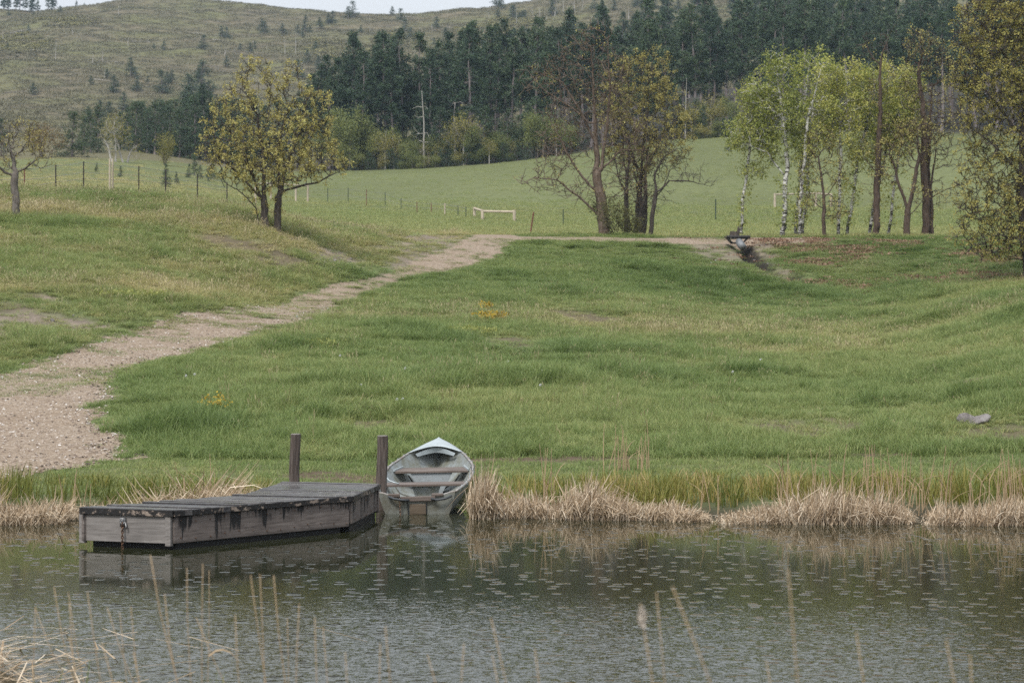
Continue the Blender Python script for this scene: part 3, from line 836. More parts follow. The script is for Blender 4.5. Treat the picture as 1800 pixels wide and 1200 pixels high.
# aspens on the berm, with oaks and cottonwoods among them
ASP = [
 ((1303, 413), [[(1303, 413), (1308, 360), (1318, 300), (1326, 235)]], [(1318, 225, 38, 36), (1335, 180, 36, 38), (1325, 297, 30, 14), (1345, 255, 26, 22), (1302, 245, 22, 18)], 'slender white aspen nearest the culvert, with a leafy tuft low on its trunk', 31, 120.5, .12),
 ((1375, 415), [[(1375, 415), (1376, 350), (1378, 280), (1370, 190), (1362, 120)], [(1377, 300), (1350, 262), (1320, 250)]], [(1370, 122, 30, 40), (1345, 180, 34, 40), (1388, 195, 28, 48), (1348, 240, 34, 28), (1318, 160, 17, 22), (1296, 235, 24, 17), (1390, 265, 26, 22)], 'stout double white aspen with the biggest green crown', 32, 119.5, .2),
 ((1398, 414), [[(1398, 414), (1400, 350), (1402, 280), (1408, 190), (1420, 110)]], [(1430, 108, 22, 28), (1413, 165, 22, 38), (1404, 228, 24, 32)], 'white aspen at the left of the tight trio', 33, 121.5, .14),
 ((1405, 416), [[(1405, 416), (1408, 350), (1412, 290), (1424, 200), (1440, 120)]], [(1452, 125, 20, 32), (1442, 185, 24, 34), (1428, 240, 24, 24)], 'dark-scarred white aspen in the middle of the tight trio', 34, 119.2, .15),
 ((1410, 415), [[(1410, 415), (1417, 350), (1423, 260), (1432, 190)]], [(1450, 200, 30, 36), (1460, 150, 26, 30)], 'white aspen leaning right out of the tight trio', 35, 120.6, .13),
 ((1473, 413), [[(1473, 413), (1478, 340), (1481, 250), (1484, 170)]], [(1482, 140, 24, 34), (1506, 125, 16, 22), (1492, 190, 34, 36), (1478, 235, 30, 30), (1500, 260, 24, 22)], 'straight white aspen just right of the small rusty oak', 36, 120.2, .14),
 ((1488, 413), [[(1488, 413), (1497, 340), (1506, 270), (1514, 225), (1525, 170)]], [(1526, 160, 34, 44), (1545, 210, 30, 40), (1498, 310, 14, 20)], 'white aspen leaning right beside the straight one', 37, 121.0, .13),
 ((1527, 411), [[(1527, 411), (1533, 360), (1548, 280), (1556, 200), (1562, 140)]], [(1565, 135, 36, 34), (1578, 185, 36, 44), (1555, 240, 32, 38), (1530, 270, 22, 26)], 'white aspen behind the tall half-dead rusty trunk', 38, 122.5, .14),
 ((1561, 411), [[(1561, 411), (1572, 340), (1584, 260), (1590, 190)]], [(1592, 190, 34, 46), (1600, 140, 26, 28), (1585, 240, 24, 24)], 'thin white aspen leaning right before the forked oak', 39, 122.0, .12),
]
for b, st, cr, lab, sd, D, R in ASP:
    tree('aspen', lab, 'tree', D, b, st, cr, R * .76, BARK_ASPEN, LEAF_ASPEN, 27, .13, .29, sd, .36, .5, 2.2, int(120 + sum(c[2] * c[3] for c in cr) * .12), group='aspens standing on the berm', tip=.014, tw=2, twL=.4, ex=2.6)
tree('small_oak', 'small rusty-barked oak in brownish bud between the aspens', 'tree', 118.6, (1449, 413), [[(1449, 413), (1448, 360), (1443, 310), (1440, 270)], [(1448, 345), (1465, 320), (1475, 300)], [(1448, 365), (1425, 345), (1410, 335)]],
     [(1445, 250, 34, 36), (1430, 300, 30, 26), (1468, 300, 28, 24), (1425, 350, 28, 18), (1470, 365, 26, 20)], .12, BARK_RUST, LEAF_OAK, 12, .09, .2, 41, .28, .45, 1.9, 600, tip=.015, twL=.35, sparse=.5)
tree('cottonwood', 'tall half-dead cottonwood with a rusty pole-like trunk among the aspens', 'tree', 119.4, (1539, 411),
     [[(1539, 411), (1541, 330), (1544, 220), (1545, 110)], [(1545, 108), (1530, 85), (1518, 55)], [(1545, 105), (1560, 70), (1570, 45)], [(1545, 150), (1570, 130), (1582, 115)], [(1541, 300), (1525, 280), (1515, 262)]],
     [(1545, 75, 36, 34), (1520, 75, 18, 26), (1540, 150, 24, 40), (1572, 120, 22, 18), (1530, 250, 26, 34), (1555, 220, 22, 40), (1530, 320, 18, 24)], .21, BARK_RUST, LEAF_OAK, 6, .12, .2, 42, .34, .55, 2.4, 420, tip=.012, tw=2, twL=.4, sparse=.4, top_bias=1.)
tree('forked_oak', 'dark forked oak with a low V of stems before the meadow', 'tree', 119.0, (1594, 412), [[(1594, 412), (1594, 380), (1595, 362)], [(1595, 362), (1582, 320), (1572, 280)], [(1596, 360), (1604, 310), (1612, 265)], [(1596, 375), (1610, 358), (1622, 345)]],
     [(1570, 260, 32, 34), (1605, 240, 36, 40), (1555, 300, 26, 22), (1630, 230, 30, 34), (1612, 330, 26, 24)], .2, BARK_RUST, LEAF_OAK, 12, .09, .2, 43, .3, .46, 2.0, 800, tip=.016, twL=.38, sparse=.5)
tree('cottonwood', 'twin-trunked rusty cottonwood in thin brown leaf, right of the forked oak', 'tree', 120.0, (1630, 412), [[(1626, 413), (1627, 330), (1626, 220), (1622, 110)], [(1640, 411, .5), (1638, 340, .5), (1637, 240, .5), (1640, 150, .5)], [(1640, 330, .5), (1648, 280, .5), (1650, 240, .5)], [(1638, 345, .5), (1660, 330, .6), (1685, 322, .6)]],
     [(1622, 75, 38, 38), (1650, 110, 34, 42), (1605, 110, 26, 34), (1625, 165, 48, 36), (1660, 190, 36, 40), (1650, 250, 40, 34), (1610, 230, 36, 36), (1668, 330, 28, 22), (1670, 280, 26, 20)], .24, BARK_RUST, LEAF_OAK, 12, .09, .2, 44, .34, .52, 2.2, 1600, tip=.016, tw=2, twL=.42, sparse=.42)
d = 92.0
tree('bur_oak', 'huge dark oak in yellow-olive leaf filling the right edge, its boughs sweeping low', 'tree', d, (1815, 470),
     [[(1815, 470), (1808, 400), (1800, 320), (1798, 230), (1800, 120), (1805, 0)], [(1800, 300), (1750, 240), (1700, 205)], [(1798, 220), (1740, 150), (1690, 110)], [(1806, 380), (1750, 345), (1705, 350)], [(1808, 400), (1760, 400), (1710, 412)], [(1800, 130), (1750, 60), (1710, 10)],
      [(1800, 300), (1870, 220), (1930, 180)], [(1806, 370), (1880, 340), (1940, 320)], [(1799, 180), (1860, 90), (1900, 20)]],
     [(1725, 40, 48, 60), (1700, 110, 36, 44), (1760, 110, 70, 90), (1720, 190, 48, 36), (1770, 240, 80, 50), (1720, 300, 42, 32), (1750, 340, 70, 46), (1710, 385, 36, 30), (1770, 395, 70, 40), (1745, 425, 50, 14), (1820, -20, 110, 90), (1850, 130, 80, 110), (1880, 300, 80, 100), (1805, 330, 50, 80)],
     .42, BARK_OAK, LEAF_OAKG, 18, .09, .14, 45, .3, .40, 2.0, 8000, tip=.018, tw=3, twL=.36, maxn=16000, sparse=.55)
# ------------------------------------------------------------------ pines, understory, far trees
def pine_parts(H, cb, w, seed, needle=NEEDLE, dens=1.0, shape='pond'):
    """trunk mesh and crown mesh of one pine: H height, cb crown base (share of H), w crown half width"""
    r = np.random.default_rng(seed)
    m = 12; z = np.linspace(0, H * .97, m)
    P = np.stack([np.cumsum(r.normal(0, .09, m)) * (H / 20), np.cumsum(r.normal(0, .09, m)) * (H / 20), z], 1); P[0, :2] = 0
    R0 = .0125 * H + .02
    nodes = list(P); par = [-1] + list(range(m - 1)); rad = list(R0 * (1 - z / H) ** .8 + .012)
    C, T = [], []
    nb = int((30 + 52 * (1 - cb)) * dens)
    for k in range(nb):
        q = r.random()
        zz = H * (cb + (1 - cb) * q ** .85)
        if shape == 'cone': prof = (1 - q) ** .85 * .95 + .06
        else: prof = math.sin(math.pi * min(1, .22 + .78 * q)) ** .7 * (1 - .35 * q) + .12 * (1 - q)
        L = w * prof * (.55 + .65 * r.random())
        a = r.random() * 6.283
        b0 = np.array([np.interp(zz, z, P[:, 0]), np.interp(zz, z, P[:, 1]), zz])
        rise = (.35 * q - .12 + r.normal(0, .1)) * L
        i0 = int(np.argmin(abs(z - zz)))
        pr = i0
        for s in (.5, 1.):
            nodes.append(b0 + np.array([math.cos(a) * L * s, math.sin(a) * L * s, rise * s * s])); par.append(pr); rad.append(.03 * (1.2 - s) * H / 18 + .012); pr = len(nodes) - 1
        nt = max(3, int(L * 6.2 * dens))
        s = .3 + .75 * r.random(nt)
        c = b0 + np.stack([math.cos(a) * L * s, math.sin(a) * L * s, rise * s * s], 1) + r.normal(0, .16 * w / 2 + .05, (nt, 3))
        C.append(c)
    for k in range(int(7 * (1 if cb > .3 else 0))):        # dead stubs on the bare trunk
        zz = H * cb * (.35 + .65 * r.random()); a = r.random() * 6.283; L = w * (.2 + .35 * r.random()); i0 = int(np.argmin(abs(z - zz)))
        nodes.append(P[i0] + np.array([math.cos(a) * L, math.sin(a) * L, -.1 * L])); par.append(i0); rad.append(.02)
    C.append(P[-1] + r.normal(0, .25, (8, 3)) + np.array([0, 0, .2]))
    C = np.concatenate(C)
    tm = skeleton_mesh('pine_trunk', np.array(nodes), np.array(par), np.array(rad), BARK_PINE)
    # every tuft: a spray of narrow needle bundles
    nb = 9; n = len(C)
    A = r.normal(0, 1, (n, nb, 3)); A[..., 2] += .35; A /= np.linalg.norm(A, axis=2)[..., None]
    B = np.cross(A, r.normal(0, 1, A.shape)); B /= np.linalg.norm(B, axis=2)[..., None]
    s = (.36 if shape != 'cone' else .26) * (H / 19) ** .35 * (.7 + .6 * r.random((n, nb, 1)))
    c = C[:, None] + A * .04
    V = np.stack([c - B * s * .11, c + A * s * .6 - B * s * .17, c + A * s * 1.15, c + A * s * .6 + B * s * .17], 2).reshape(-1, 3)
    b = np.arange(n * nb)[:, None] * 4
    cm = np_mesh('pine_crown', V, [b + np.array([[0, 1, 2, 3]])], needle)
    return tm, cm
def place2(name, label, cat, group, tm, cm, x, y, rz, sc, dz=-.15):
    o = tag(empty(name, (x, y, gz(x, y) + dz), rz), label, cat, group); o.scale = sc
    link('trunk', tm, o); link('crown', cm, o)
    return o
def join_mesh(name, a, b):
    """small far tree: trunk and crown in one mesh"""
    def rd(m):
        V = np.empty(len(m.vertices) * 3, np.float32); m.vertices.foreach_get('co', V)
        fs = [list(p.vertices) for p in m.polygons]; return V.reshape(-1, 3), fs
    Va, fa = rd(a); Vb, fb = rd(b)
    me = bpy.data.meshes.new(name); me.from_pydata(np.concatenate([Va, Vb]).tolist(), [], fa + [[i + len(Va) for i in f] for f in fb])
    me.materials.append(a.materials[0]); me.materials.append(b.materials[0])
    me.polygons.foreach_set('material_index', np.array([0] * len(fa) + [1] * len(fb), np.int32)); me.update()
    return me

PINES = [pine_parts(20, cb, w, 100 + k) for k, (cb, w) in enumerate(((.36, 2.7), (.44, 2.5), (.28, 2.9), (.5, 2.4), (.38, 2.6), (.2, 2.9), (.42, 2.4)))]
YOUNG = [pine_parts(7, .06, 2.0, 120 + k, NEEDLE_Y, 1.0, 'cone') for k in range(4)]
r = np.random.default_rng(77)
n_pine = 0
FROWS = [326, 333, 342, 353, 367, 384, 405, 430, 460, 495, 535, 580, 635]
for D in FROWS:
    left = np.interp(D, [326, 342, 367, 430, 640], [612, 590, 585, 640, 1000])
    base = np.interp(D, [326, 640], [5.2, 8.8])
    px = left + r.random() * 30
    while px < 1900:
        dd = D + r.normal(0, 3.5)
        fl = np.interp(px, [590, 700, 900, 1000, 1250, 1700], [326, 322, 322, 318, 332, 332])
        x = at(px, dd)
        if dd > fl - 1 and n_pine < 296:
            k = int(r.integers(0, len(PINES)))
            s = (.86 + .34 * r.random()) * (1.0 if D < 420 else .92)
            place2('ponderosa_pine', 'tall dark ponderosa pine in the dense forest behind the meadow', 'pine tree', 'pines of the forest behind the meadow', *PINES[k], x, dd, r.random() * 6.28, (s * 1.05, s * 1.05, s))
            n_pine += 1
        hidden = 1.0 if (D < 350 or px > 1000) else 1.25
        px += base * hidden * (.6 + .8 * r.random()) * F / D * (1.0 if D < 400 else 1.15)
# lower pine wood running left behind the oak
r = np.random.default_rng(78)
for k, (px, D, h) in enumerate([(225, 330, 6.2), (240, 322, 7.), (258, 328, 6.4), (272, 320, 7.2), (287, 326, 6.6), (300, 332, 7.4), (315, 321, 6.8), (328, 329, 7.6), (343, 322, 9.), (360, 326, 11.), (330, 345, 10.5), (378, 330, 8.5), (395, 324, 8.), (412, 332, 9.), (430, 326, 8.4), (448, 334, 10.), (466, 328, 8.8), (486, 335, 10.), (505, 329, 9.2), (523, 336, 11.), (545, 330, 12.), (562, 337, 14.5), (580, 331, 13.), (598, 338, 16.), (250, 345, 7.5), (290, 345, 8.), (545, 350, 14.), (575, 352, 17.), (232, 336, 6.8), (248, 334, 7.2), (266, 336, 6.6), (281, 337, 7.8), (308, 338, 8.2), (322, 337, 8.4), (336, 335, 9.), (352, 338, 9.6), (368, 336, 9.8), (386, 338, 9.), (404, 337, 9.4), (421, 338, 9.2), (212, 330, 5.5), (160, 300, 5.4), (172, 306, 6.2), (148, 296, 4.6)]):
    tm, cm = YOUNG[k % 4]
    s = h / 7
    if h > 10: tm, cm = PINES[k % 3 * 2]; s = h / 20
    place2('young_pine', 'bushy dark pine in the low wood behind the yellow oak', 'pine tree', 'bushy pines of the low wood', tm, cm, at(px, D), D, r.random() * 6.28, (s * 1.35, s * 1.35, s * 1.15))
place2('dense_pine', 'dense dark pine standing alone left of the birch clump', 'pine tree', None, *YOUNG[1], at(127, 268), 268, .4, (1.35, 1.35, .86))
place2('dense_pine', 'dark pine at the far left edge behind the bare oak', 'pine tree', None, *YOUNG[2], at(2, 275), 275, 1.4, (.75, .75, .75))
place2('dense_pine', 'solitary small dark pine on the meadow edge between the grove and the aspens', 'pine tree', None, *YOUNG[0], at(1237, 326), 326, 2.2, (.62, .62, .72))
# saplings
for k, (px, py, h) in enumerate([(292, 332, 2.2), (332, 312, 1.6), (342, 308, 2.4), (352, 314, 1.6), (366, 318, 1.7), (375, 314, 2.), (390, 316, 1.5), (212, 312, 1.2), (170, 303, 1.), (1280, 268, 2.0), (1296, 262, 2.4), (1340, 262, 2.6), (310, 325, 1.3)]):
    D = hit(px, py, 125, 330); s = h / 7
    lab = 'small pine sapling on the meadow rise behind the left fence' if px < 800 else 'small pine sapling at the top edge of the meadow behind the aspens'
    place2('pine_sapling', lab, 'pine sapling', 'pine saplings behind the left fence' if px < 800 else 'pine saplings behind the aspens', *YOUNG[k % 4], at(px, D), D, k, (s * 1.1, s * 1.1, s), -.05)

# broad-leaved understory along the forest foot
def under(H, w, seed, leaf, bark, n=1500, size=.2):
    r = np.random.default_rng(seed)
    A = np.concatenate([ellipsoid_pts(70, (r.normal(0, w * .3), r.normal(0, w * .3), H * (.42 + .5 * r.random())), (w * .5, w * .5, H * .18), r, .1) for _ in range(6)])
    P, par = colonize(A, [np.array([0, 0, z]) for z in np.linspace(0, H * .45, 9)], [-1] + list(range(8)), .35, .55, 3., 90, r, .2, 700)
    tm = skeleton_mesh('under_trunk', P, par, radii(P, par, .012 * H + .03, .014), bark)
    t = P[P[:, 2] > .28 * H]
    C = t[r.integers(0, len(t), n)] + r.normal(0, .34, (n, 3))
    return tm, leaf_mesh('under_crown', C, size, r, leaf)
UND = [under(6, 2.0, 150 + k, LEAF_UNDER, BARK_GREY, 2600, .17) for k in range(4)]
UNY = [under(6, 2.1, 160 + k, LEAF_YEL, BARK_SNAG, 950) for k in range(2)]
r = np.random.default_rng(79)
for k, (px, py_top, h, kind) in enumerate([(600, 175, 9.5, 0), (622, 180, 9.5, 0), (640, 200, 8, 0), (615, 215, 7.5, 0), (655, 225, 6, 0), (676, 215, 6.6, 1), (692, 225, 5.6, 1), (598, 235, 6, 0), (708, 250, 4, 0), (745, 240, 4.4, 1), (800, 195, 7.5, 1), (815, 175, 9.2, 1), (828, 225, 6, 0), (860, 235, 4.5, 1), (884, 240, 4.6, 0), (935, 205, 7, 0), (955, 215, 6.4, 0), (945, 235, 4.8, 0), (978, 225, 5.5, 1), (1215, 190, 6.5, 1), (1250, 185, 7, 1), (1265, 200, 6, 1), (1202, 215, 5, 0), (905, 250, 3.6, 1), (770, 250, 3.8, 1), (560, 245, 5.6, 0), (575, 235, 6.4, 0), (535, 255, 5, 0)]):
    D = np.interp(px, [560, 700, 900, 1000, 1250], [326, 321, 320, 316, 330]) - 3 + r.normal(0, 1.5)
    s = h / 6
    tm, cm = (UND, UNY)[kind][k % (4, 2)[kind]]
    place2('understory_tree', 'light green understory tree at the foot of the pine forest' if kind == 0 else 'thin yellowish understory tree at the foot of the pine forest', 'tree',
           'green understory trees along the forest foot' if kind == 0 else 'yellowish understory trees along the forest foot', tm, cm, at(px, D), D, r.random() * 6.28, (s, s, s))
for k in range(54):
    px = 585 + 430 * (k + r.random()) / 44 if k < 44 else 1185 + 115 * r.random()
    D = np.interp(px, [560, 700, 900, 1000, 1250], [326, 321, 320, 316, 330]) + r.uniform(-3, 8)
    h = r.uniform(3.6, 7.) * (1 if px < 720 or px > 930 else .8); s = h / 6
    if k % 4 == 3:
        s = r.uniform(5, 10) / 7
        place2('young_pine', 'young dark pine with boughs to the ground at the forest front', 'pine tree', 'young pines of the forest front', *YOUNG[k % 4], at(px, D), D, r.random() * 6.28, (s * 1.25, s * 1.25, s))
    else:
        place2('understory_tree', 'light green understory tree at the foot of the pine forest', 'tree', 'green understory trees along the forest foot', *UND[k % 4], at(px, D), D, r.random() * 6.28, (s * 1.15, s * 1.15, s))
for k in range(58):
    px = 600 + 420 * (k + r.random()) / 58 if k < 46 else 1190 + 100 * r.random()
    D = np.interp(px, [560, 700, 900, 1000, 1250], [322, 317, 317, 313, 326]) - 1 + r.normal(0, .8)
    h = 1.5 + 1.9 * r.random()
    if r.random() < .45:
        s = h / 7; place2('young_pine', 'waist-high bushy pine in the shrub fringe before the forest', 'pine tree', 'little pines of the forest fringe', *YOUNG[k % 4], at(px, D), D, r.random() * 6.28, (s * 1.5, s * 1.5, s))
    else:
        s = h / 6; place2('fringe_shrub', 'low leafy shrub in the fringe before the pine forest', 'shrub', 'shrubs of the forest fringe', *(UND[k % 4] if r.random() < .6 else UNY[k % 2]), at(px, D), D, r.random() * 6.28, (s * 1.7, s * 1.7, s), -.6)

# dead standing trunks against the forest
def snag_mesh(H, seed, limbs=8, bark=None, R=None, low=.25):
    r = np.random.default_rng(seed); m = 10; z = np.linspace(0, H, m)
    P = np.stack([np.cumsum(r.normal(0, .06, m)) * H / 10, np.cumsum(r.normal(0, .06, m)) * H / 10, z], 1); P[0, :2] = 0
    nodes = list(P); par = [-1] + list(range(m - 1)); R = R or .014 * H; rad = list(R * (1 - .8 * z / H))
    for k in range(limbs):
        i = int(r.integers(max(1, int(m * low)), m - 2)); a = r.random() * 6.28; L = H * (.06 + .1 * r.random()); pr = i
        for s in (.5, 1.): nodes.append(P[i] + np.array([math.cos(a) * L * s, math.sin(a) * L * s, L * .5 * s * s * r.normal(.2, .6)])); par.append(pr); rad.append(R * .3 * (1.3 - s)); pr = len(nodes) - 1
    return skeleton_mesh('snag', np.array(nodes), np.array(par), np.array(rad), bark or BARK_SNAG)
S1 = [snag_mesh(10, 200 + k, n) for k, n in enumerate((18, 9, 12))]
for k, (px, D, h, lab) in enumerate([(746, 318, 12.5, 'pale dead tree with short bare limbs at the forest front'), (678, 319, 6.5, 'short pale dead trunk in the light green thicket'), (846, 318, 6., 'short leaning dead trunk near the forest corner'), (797, 330, 13, 'pinkish dead pine with broken side limbs among the pines'), (686, 345, 20, 'tall forked dead pine top above the forest'), (1205, 325, 10, 'pale dead trunk behind the yellow-topped grove tree')]):
    o = tag(link('dead_tree', S1[k % 3], None, (at(px, D), D, gz(at(px, D), D) - .1)), lab, 'dead tree'); o.scale = (h / 10,) * 3; o.rotation_euler = (0, .02 * (k % 3 - 1), k)

# birch clump, left
BIR = [((196, 275), [(196, 275), (190, 250), (180, 232)], (186, 222, 18, 14), 'white birch at the left of the far clump'), ((203, 276), [(203, 276), (203, 240), (200, 215)], (200, 212, 20, 20), 'white birch with the tallest crown in the far clump'), ((216, 283), [(216, 283), (210, 255), (204, 228)], (214, 232, 20, 20), 'long pale birch trunk leaning left before the far clump'), ((224, 278), [(224, 278), (228, 262), (234, 250)], (235, 250, 14, 12), 'short white birch at the right of the far clump')]
for k, (b, st, c, lab) in enumerate(BIR):
    D = 262 + k
    tree('birch', lab, 'tree', D, b, [st], [c, (c[0] + 5, c[1] + 14, 12, 10)], .13, BARK_SNAG, LEAF_YEL, 8, .2, .4, 220 + k, .4, .6, 3., 160, group='white birches of the far clump', tip=.018, tw=1, twL=.4)
for k, (px, D, w, h, leaf, lab) in enumerate([(75, 262, 5., 4.6, LEAF_BROWN, 'brown leafless thicket between the bare oak and the lone dense pine'), (290, 270, 3.4, 4.4, LEAF_YEL, 'yellow-green small tree before the low pine wood'), (55, 280, 4, 4., LEAF_OAK, 'yellowish scrub behind the bare oak')]):
    bush('scrub_thicket', lab, 'thicket', px, D, w, h, leaf, BARK_GREY, 1500, .2, 230 + k)

# hillside: small pines, snags, fallen logs
FP = [join_mesh('hill_pine', *YOUNG[k]) for k in range(4)] + [join_mesh('hill_pine_tall', *PINES[k]) for k in (2, 5)]
r = np.random.default_rng(80)
def hill_place(px, py, d0=470, d1=1080):
    D = hit(px, py, d0, d1); return at(px, D), D
spots = [(230, 140, 5.5), (135, 150, 0), (58, 168, 3.5), (200, 168, 5), (241, 168, 4), (285, 172, 6.5), (192, 195, 6), (218, 192, 5.5), (284, 198, 4.5), (298, 198, 4.5), (331, 190, 9), (356, 180, 9.5), (155, 215, 6.5), (178, 210, 6.5), (350, 142, 4), (294, 146, 3.5), (302, 147, 4), (357, 97, 4), (398, 120, 3), (472, 10, 4.5), (520, 18, 4.5), (495, 4, 2.5), (558, 22, 3), (585, 27, 2), (577, 48, 3), (584, 48, 3.5), (555, 98, 3), (523, 62, 2.5), (545, 60, 2.5), (620, 42, 4.5), (612, 44, 3.5), (632, 26, 3), (648, 27, 5), (660, 28, 2.5), (636, 27, 2.5), (540, 118, 4), (560, 125, 4), (525, 140, 5), (440, 100, 3)]
spots += [(float(a), float(b), 1.6 + 2.4 * r.random()) for a, b in zip(r.uniform(380, 900, 26), r.uniform(30, 95, 26))]
spots += [(float(a), float(b), 1.3 + 1.5 * r.random()) for a, b in zip(r.uniform(0, 380, 12), r.uniform(20, 200, 26))]
spots += [(float(a), float(b), 2 + 2.6 * r.random()) for a, b in zip(r.uniform(850, 1300, 20), r.uniform(5, 40, 20))]
for k, (px, py, h) in enumerate(spots):
    if h < 1: continue
    x, D = hill_place(px, py)
    D = max(D, 478.); x = at(px, D)
    h = max(h * D / 700, 1.6)
    s = h / 7 * (1.25 if D > 600 else 1.0)
    o = tag(link('hillside_pine', FP[k % 4], None, (x, D, gz(x, D) - .2)), 'small dark pine dotted on the far burnt hillside', 'pine tree', 'small pines dotted over the far hillside')
    o.scale = (s * 1.75, s * 1.75, s); o.rotation_euler = (0, 0, r.random() * 6)
for k, px in enumerate([2, 9, 16, 24, 30, 36, 47, 54, 62, 82, 88, 95, 70, 130, 145]):
    x, D = at(px, 1000), 1000 + r.normal(0, 6); h = (11 if px < 100 else 4) * (.6 + .6 * r.random()); s = h / 20
    o = tag(link('ridge_pine', FP[4 + k % 2], None, (x, D, gz(x, D) - .5)), 'dark pine on the ridge line at the top left', 'pine tree', 'pines on the ridge line'); o.scale = (s * 1.3, s * 1.3, s); o.rotation_euler = (0, 0, r.random() * 6)
HS = [snag_mesh(10, 240 + k, n, R=.17) for k, n in enumerate((3, 6, 2))]
SK = [(98, 107, 40), (209, 33, 18), (226, 80, 16), (163, 118, 20), (180, 112, 22), (106, 50, 10), (6, 70, 16), (395, 105, 16), (519, 102, 40), (501, 102, 26), (241, 124, 8), (184, 145, 10), (128, 72, 10), (445, 80, 8), (352, 70, 6), (341, 20, 8), (545, 108, 10), (740, 26, 30), (768, 22, 34), (790, 20, 30), (812, 16, 22), (724, 29, 10), (859, 30, 14), (908, 54, 40), (975, 38, 18), (990, 26, 30), (1010, 30, 24), (980, 20, 30), (1022, 24, 22), (950, 30, 20), (820, 60, 12), (760, 56, 12), (700, 60, 10), (713, 42, 8), (650, 60, 8), (1105, 36, 26), (1125, 30, 16), (960, 44, 10), (935, 20, 12)]
for k, (px, py, hp) in enumerate(SK):
    x, D = hill_place(px, py, 480, 1079)
    h = hp / F * D; thin = .8 if h > 7 else 1.2
    lab = 'dead trunk standing on the skyline against the pale sky' if py < 30 and 700 < px < 830 else 'bleached dead trunk standing on the far burnt hillside'
    o = tag(link('dead_snag', HS[k % 3], None, (x, D, gz(x, D) - .2)), lab, 'dead tree', 'dead trunks on the skyline' if 'skyline' in lab else 'dead trunks on the far hillside')
    o.scale = (thin, thin, h / 10); o.rotation_euler = (r.normal(0, .04), r.normal(0, .07), r.random() * 6)
LOG = [snag_mesh(10, 250 + k, 3, bark, R=.16) for k, bark in enumerate((BARK_SNAG, BARK_OAK, BARK_GREY))]
for k in range(46):
    px = r.uniform(0, 900); py = r.uniform(25, 170) if px < 600 else r.uniform(30, 75)
    x, D = hill_place(px, py, 480, 1060)
    h = r.uniform(4, 13) * D / 800
    o = tag(link('fallen_log', LOG[int(r.choice([1, 1, 1, 2, 2, 0]))], None, (x, D, gz(x, D) + .35)), 'fallen burnt log lying on the far hillside', 'log', 'fallen logs on the far hillside')
    dx = .08; sl = (gz(x + 4, D) - gz(x, D)) / 4
    a = r.normal(0, .25)
    o.rotation_euler = (0, math.radians(90) - math.atan(sl) * (1 if True else 0), a); o.scale = (1, 1, h / 10)
# ------------------------------------------------------------------ dock, posts, boat
def wood_mat(name, c0, c1, c2, rough=.75, axis=0, stain=0., wet=0., scale=1., vary=.62):
    t = NT(name)
    sc = [14, 14, 14]; sc[axis] = 1.1
    n = t.noise(t.mapped(tuple(s * scale for s in sc)), 2.2, 6., .65, .6)
    n2 = t.noise(t.mapped((1, 1, 1)), 2.3, 4.)
    c = t.ramp(n, [(.28, c0), (.5, c1), (.72, c2)])
    c = t.mix(t.math('MULTIPLY', t.ramp(n2, [(.4, (0, 0, 0)), (.7, (1, 1, 1))]), .45), c, tuple(q * .55 for q in c0))
    isl = island(t)
    c = t.mix(1., c, t.ramp(isl, [(0, (vary, vary, vary * 1.03)), (1, (1.2, 1.17, 1.12))]), 'MULTIPLY')
    if stain:      # tar runs hanging from the top edge of the board
        dr = t.noise(t.mapped((13, 13, 1.3)), 1., 3., .6, .4); pt = t.noise(t.mapped((1.6, 1.6, 1.6)), 1.4, 3.)
        z = t.n('SeparateXYZ'); t.l(t.mapped((1, 1, 1)), z.inputs[0])
        spl = t.noise(t.mapped((3, 3, 26)), 1.2, 5., .7, 1.2); c = t.mix(t.ramp(spl, [(.56, (0, 0, 0)), (.64, (.75, .75, .75))]), c, (.05, .04, .036))
        hgt = t.math('MULTIPLY', t.math('SUBTRACT', z.outputs['Z'], .06), 1.0)
        k = t.math('ADD', t.math('ADD', t.math('MULTIPLY', dr, 1.8), t.math('MULTIPLY', pt, 1.1)), t.math('MULTIPLY', hgt, 1.5))
        c = t.mix(t.ramp(t.math('MULTIPLY', k, .25), [(.47, (0, 0, 0)), (.51, (1, 1, 1))]), c, (.012, .011, .011))
        # a darker damp band just over the water
        c = t.mix(t.ramp(t.math('ADD', z.outputs['Z'], t.math('MULTIPLY', n2, .06)), [(.1, (.7, .7, .7)), (.16, (0, 0, 0))]), c, (.035, .03, .026))
    rr = rough
    if wet: rr = t.ramp(n2, [(.35, (rough * .35,) * 3), (.65, (rough,) * 3)])
    return t.done(c, rr, normal=t.bump(n, .5, .006), spec=.4)
def at_xy(px, py, z):
    D = (CAMZ - z) * F / (py - HY); return np.array([at(px, D), D])
DECK_Z = .48
FL, FR, JR, JL, BR, BL = [at_xy(a, b, DECK_Z) for a, b in ((141.5, 891.7), (303, 897), (619, 870.7), (434, 867), (667, 850), (497, 846))]
W_DECK = wood_mat('wet_deck_boards', (.03, .028, .029), (.085, .08, .082), (.155, .15, .153), .42, 0, wet=1., vary=.45)
W_SIDE = wood_mat('grey_fascia_boards', (.10, .083, .074), (.19, .16, .145), (.28, .245, .225), .7, 0, stain=1.)
W_FRONT = wood_mat('pale_front_board', (.15, .138, .128), (.26, .24, .225), (.36, .34, .325), .75, 0)
def tar_mat():
    t = NT('tarred_deck_edge'); n = t.noise(t.mapped((1, 1, 1.4)), 6., 5., .7); n2 = t.noise(t.mapped(), 40., 3.)
    c = t.ramp(n, [(.50, (.012, .011, .011)), (.56, (.03, .025, .022)), (.59, (.24, .19, .155)), (.75, (.33, .28, .235))])
    return t.done(t.mix(1., c, t.ramp(n2, [(.3, (.7, .7, .7)), (.7, (1.1, 1.1, 1.1))]), 'MULTIPLY'), .55, normal=t.bump(n, .6, .01), spec=.4)
W_EDGE = tar_mat()
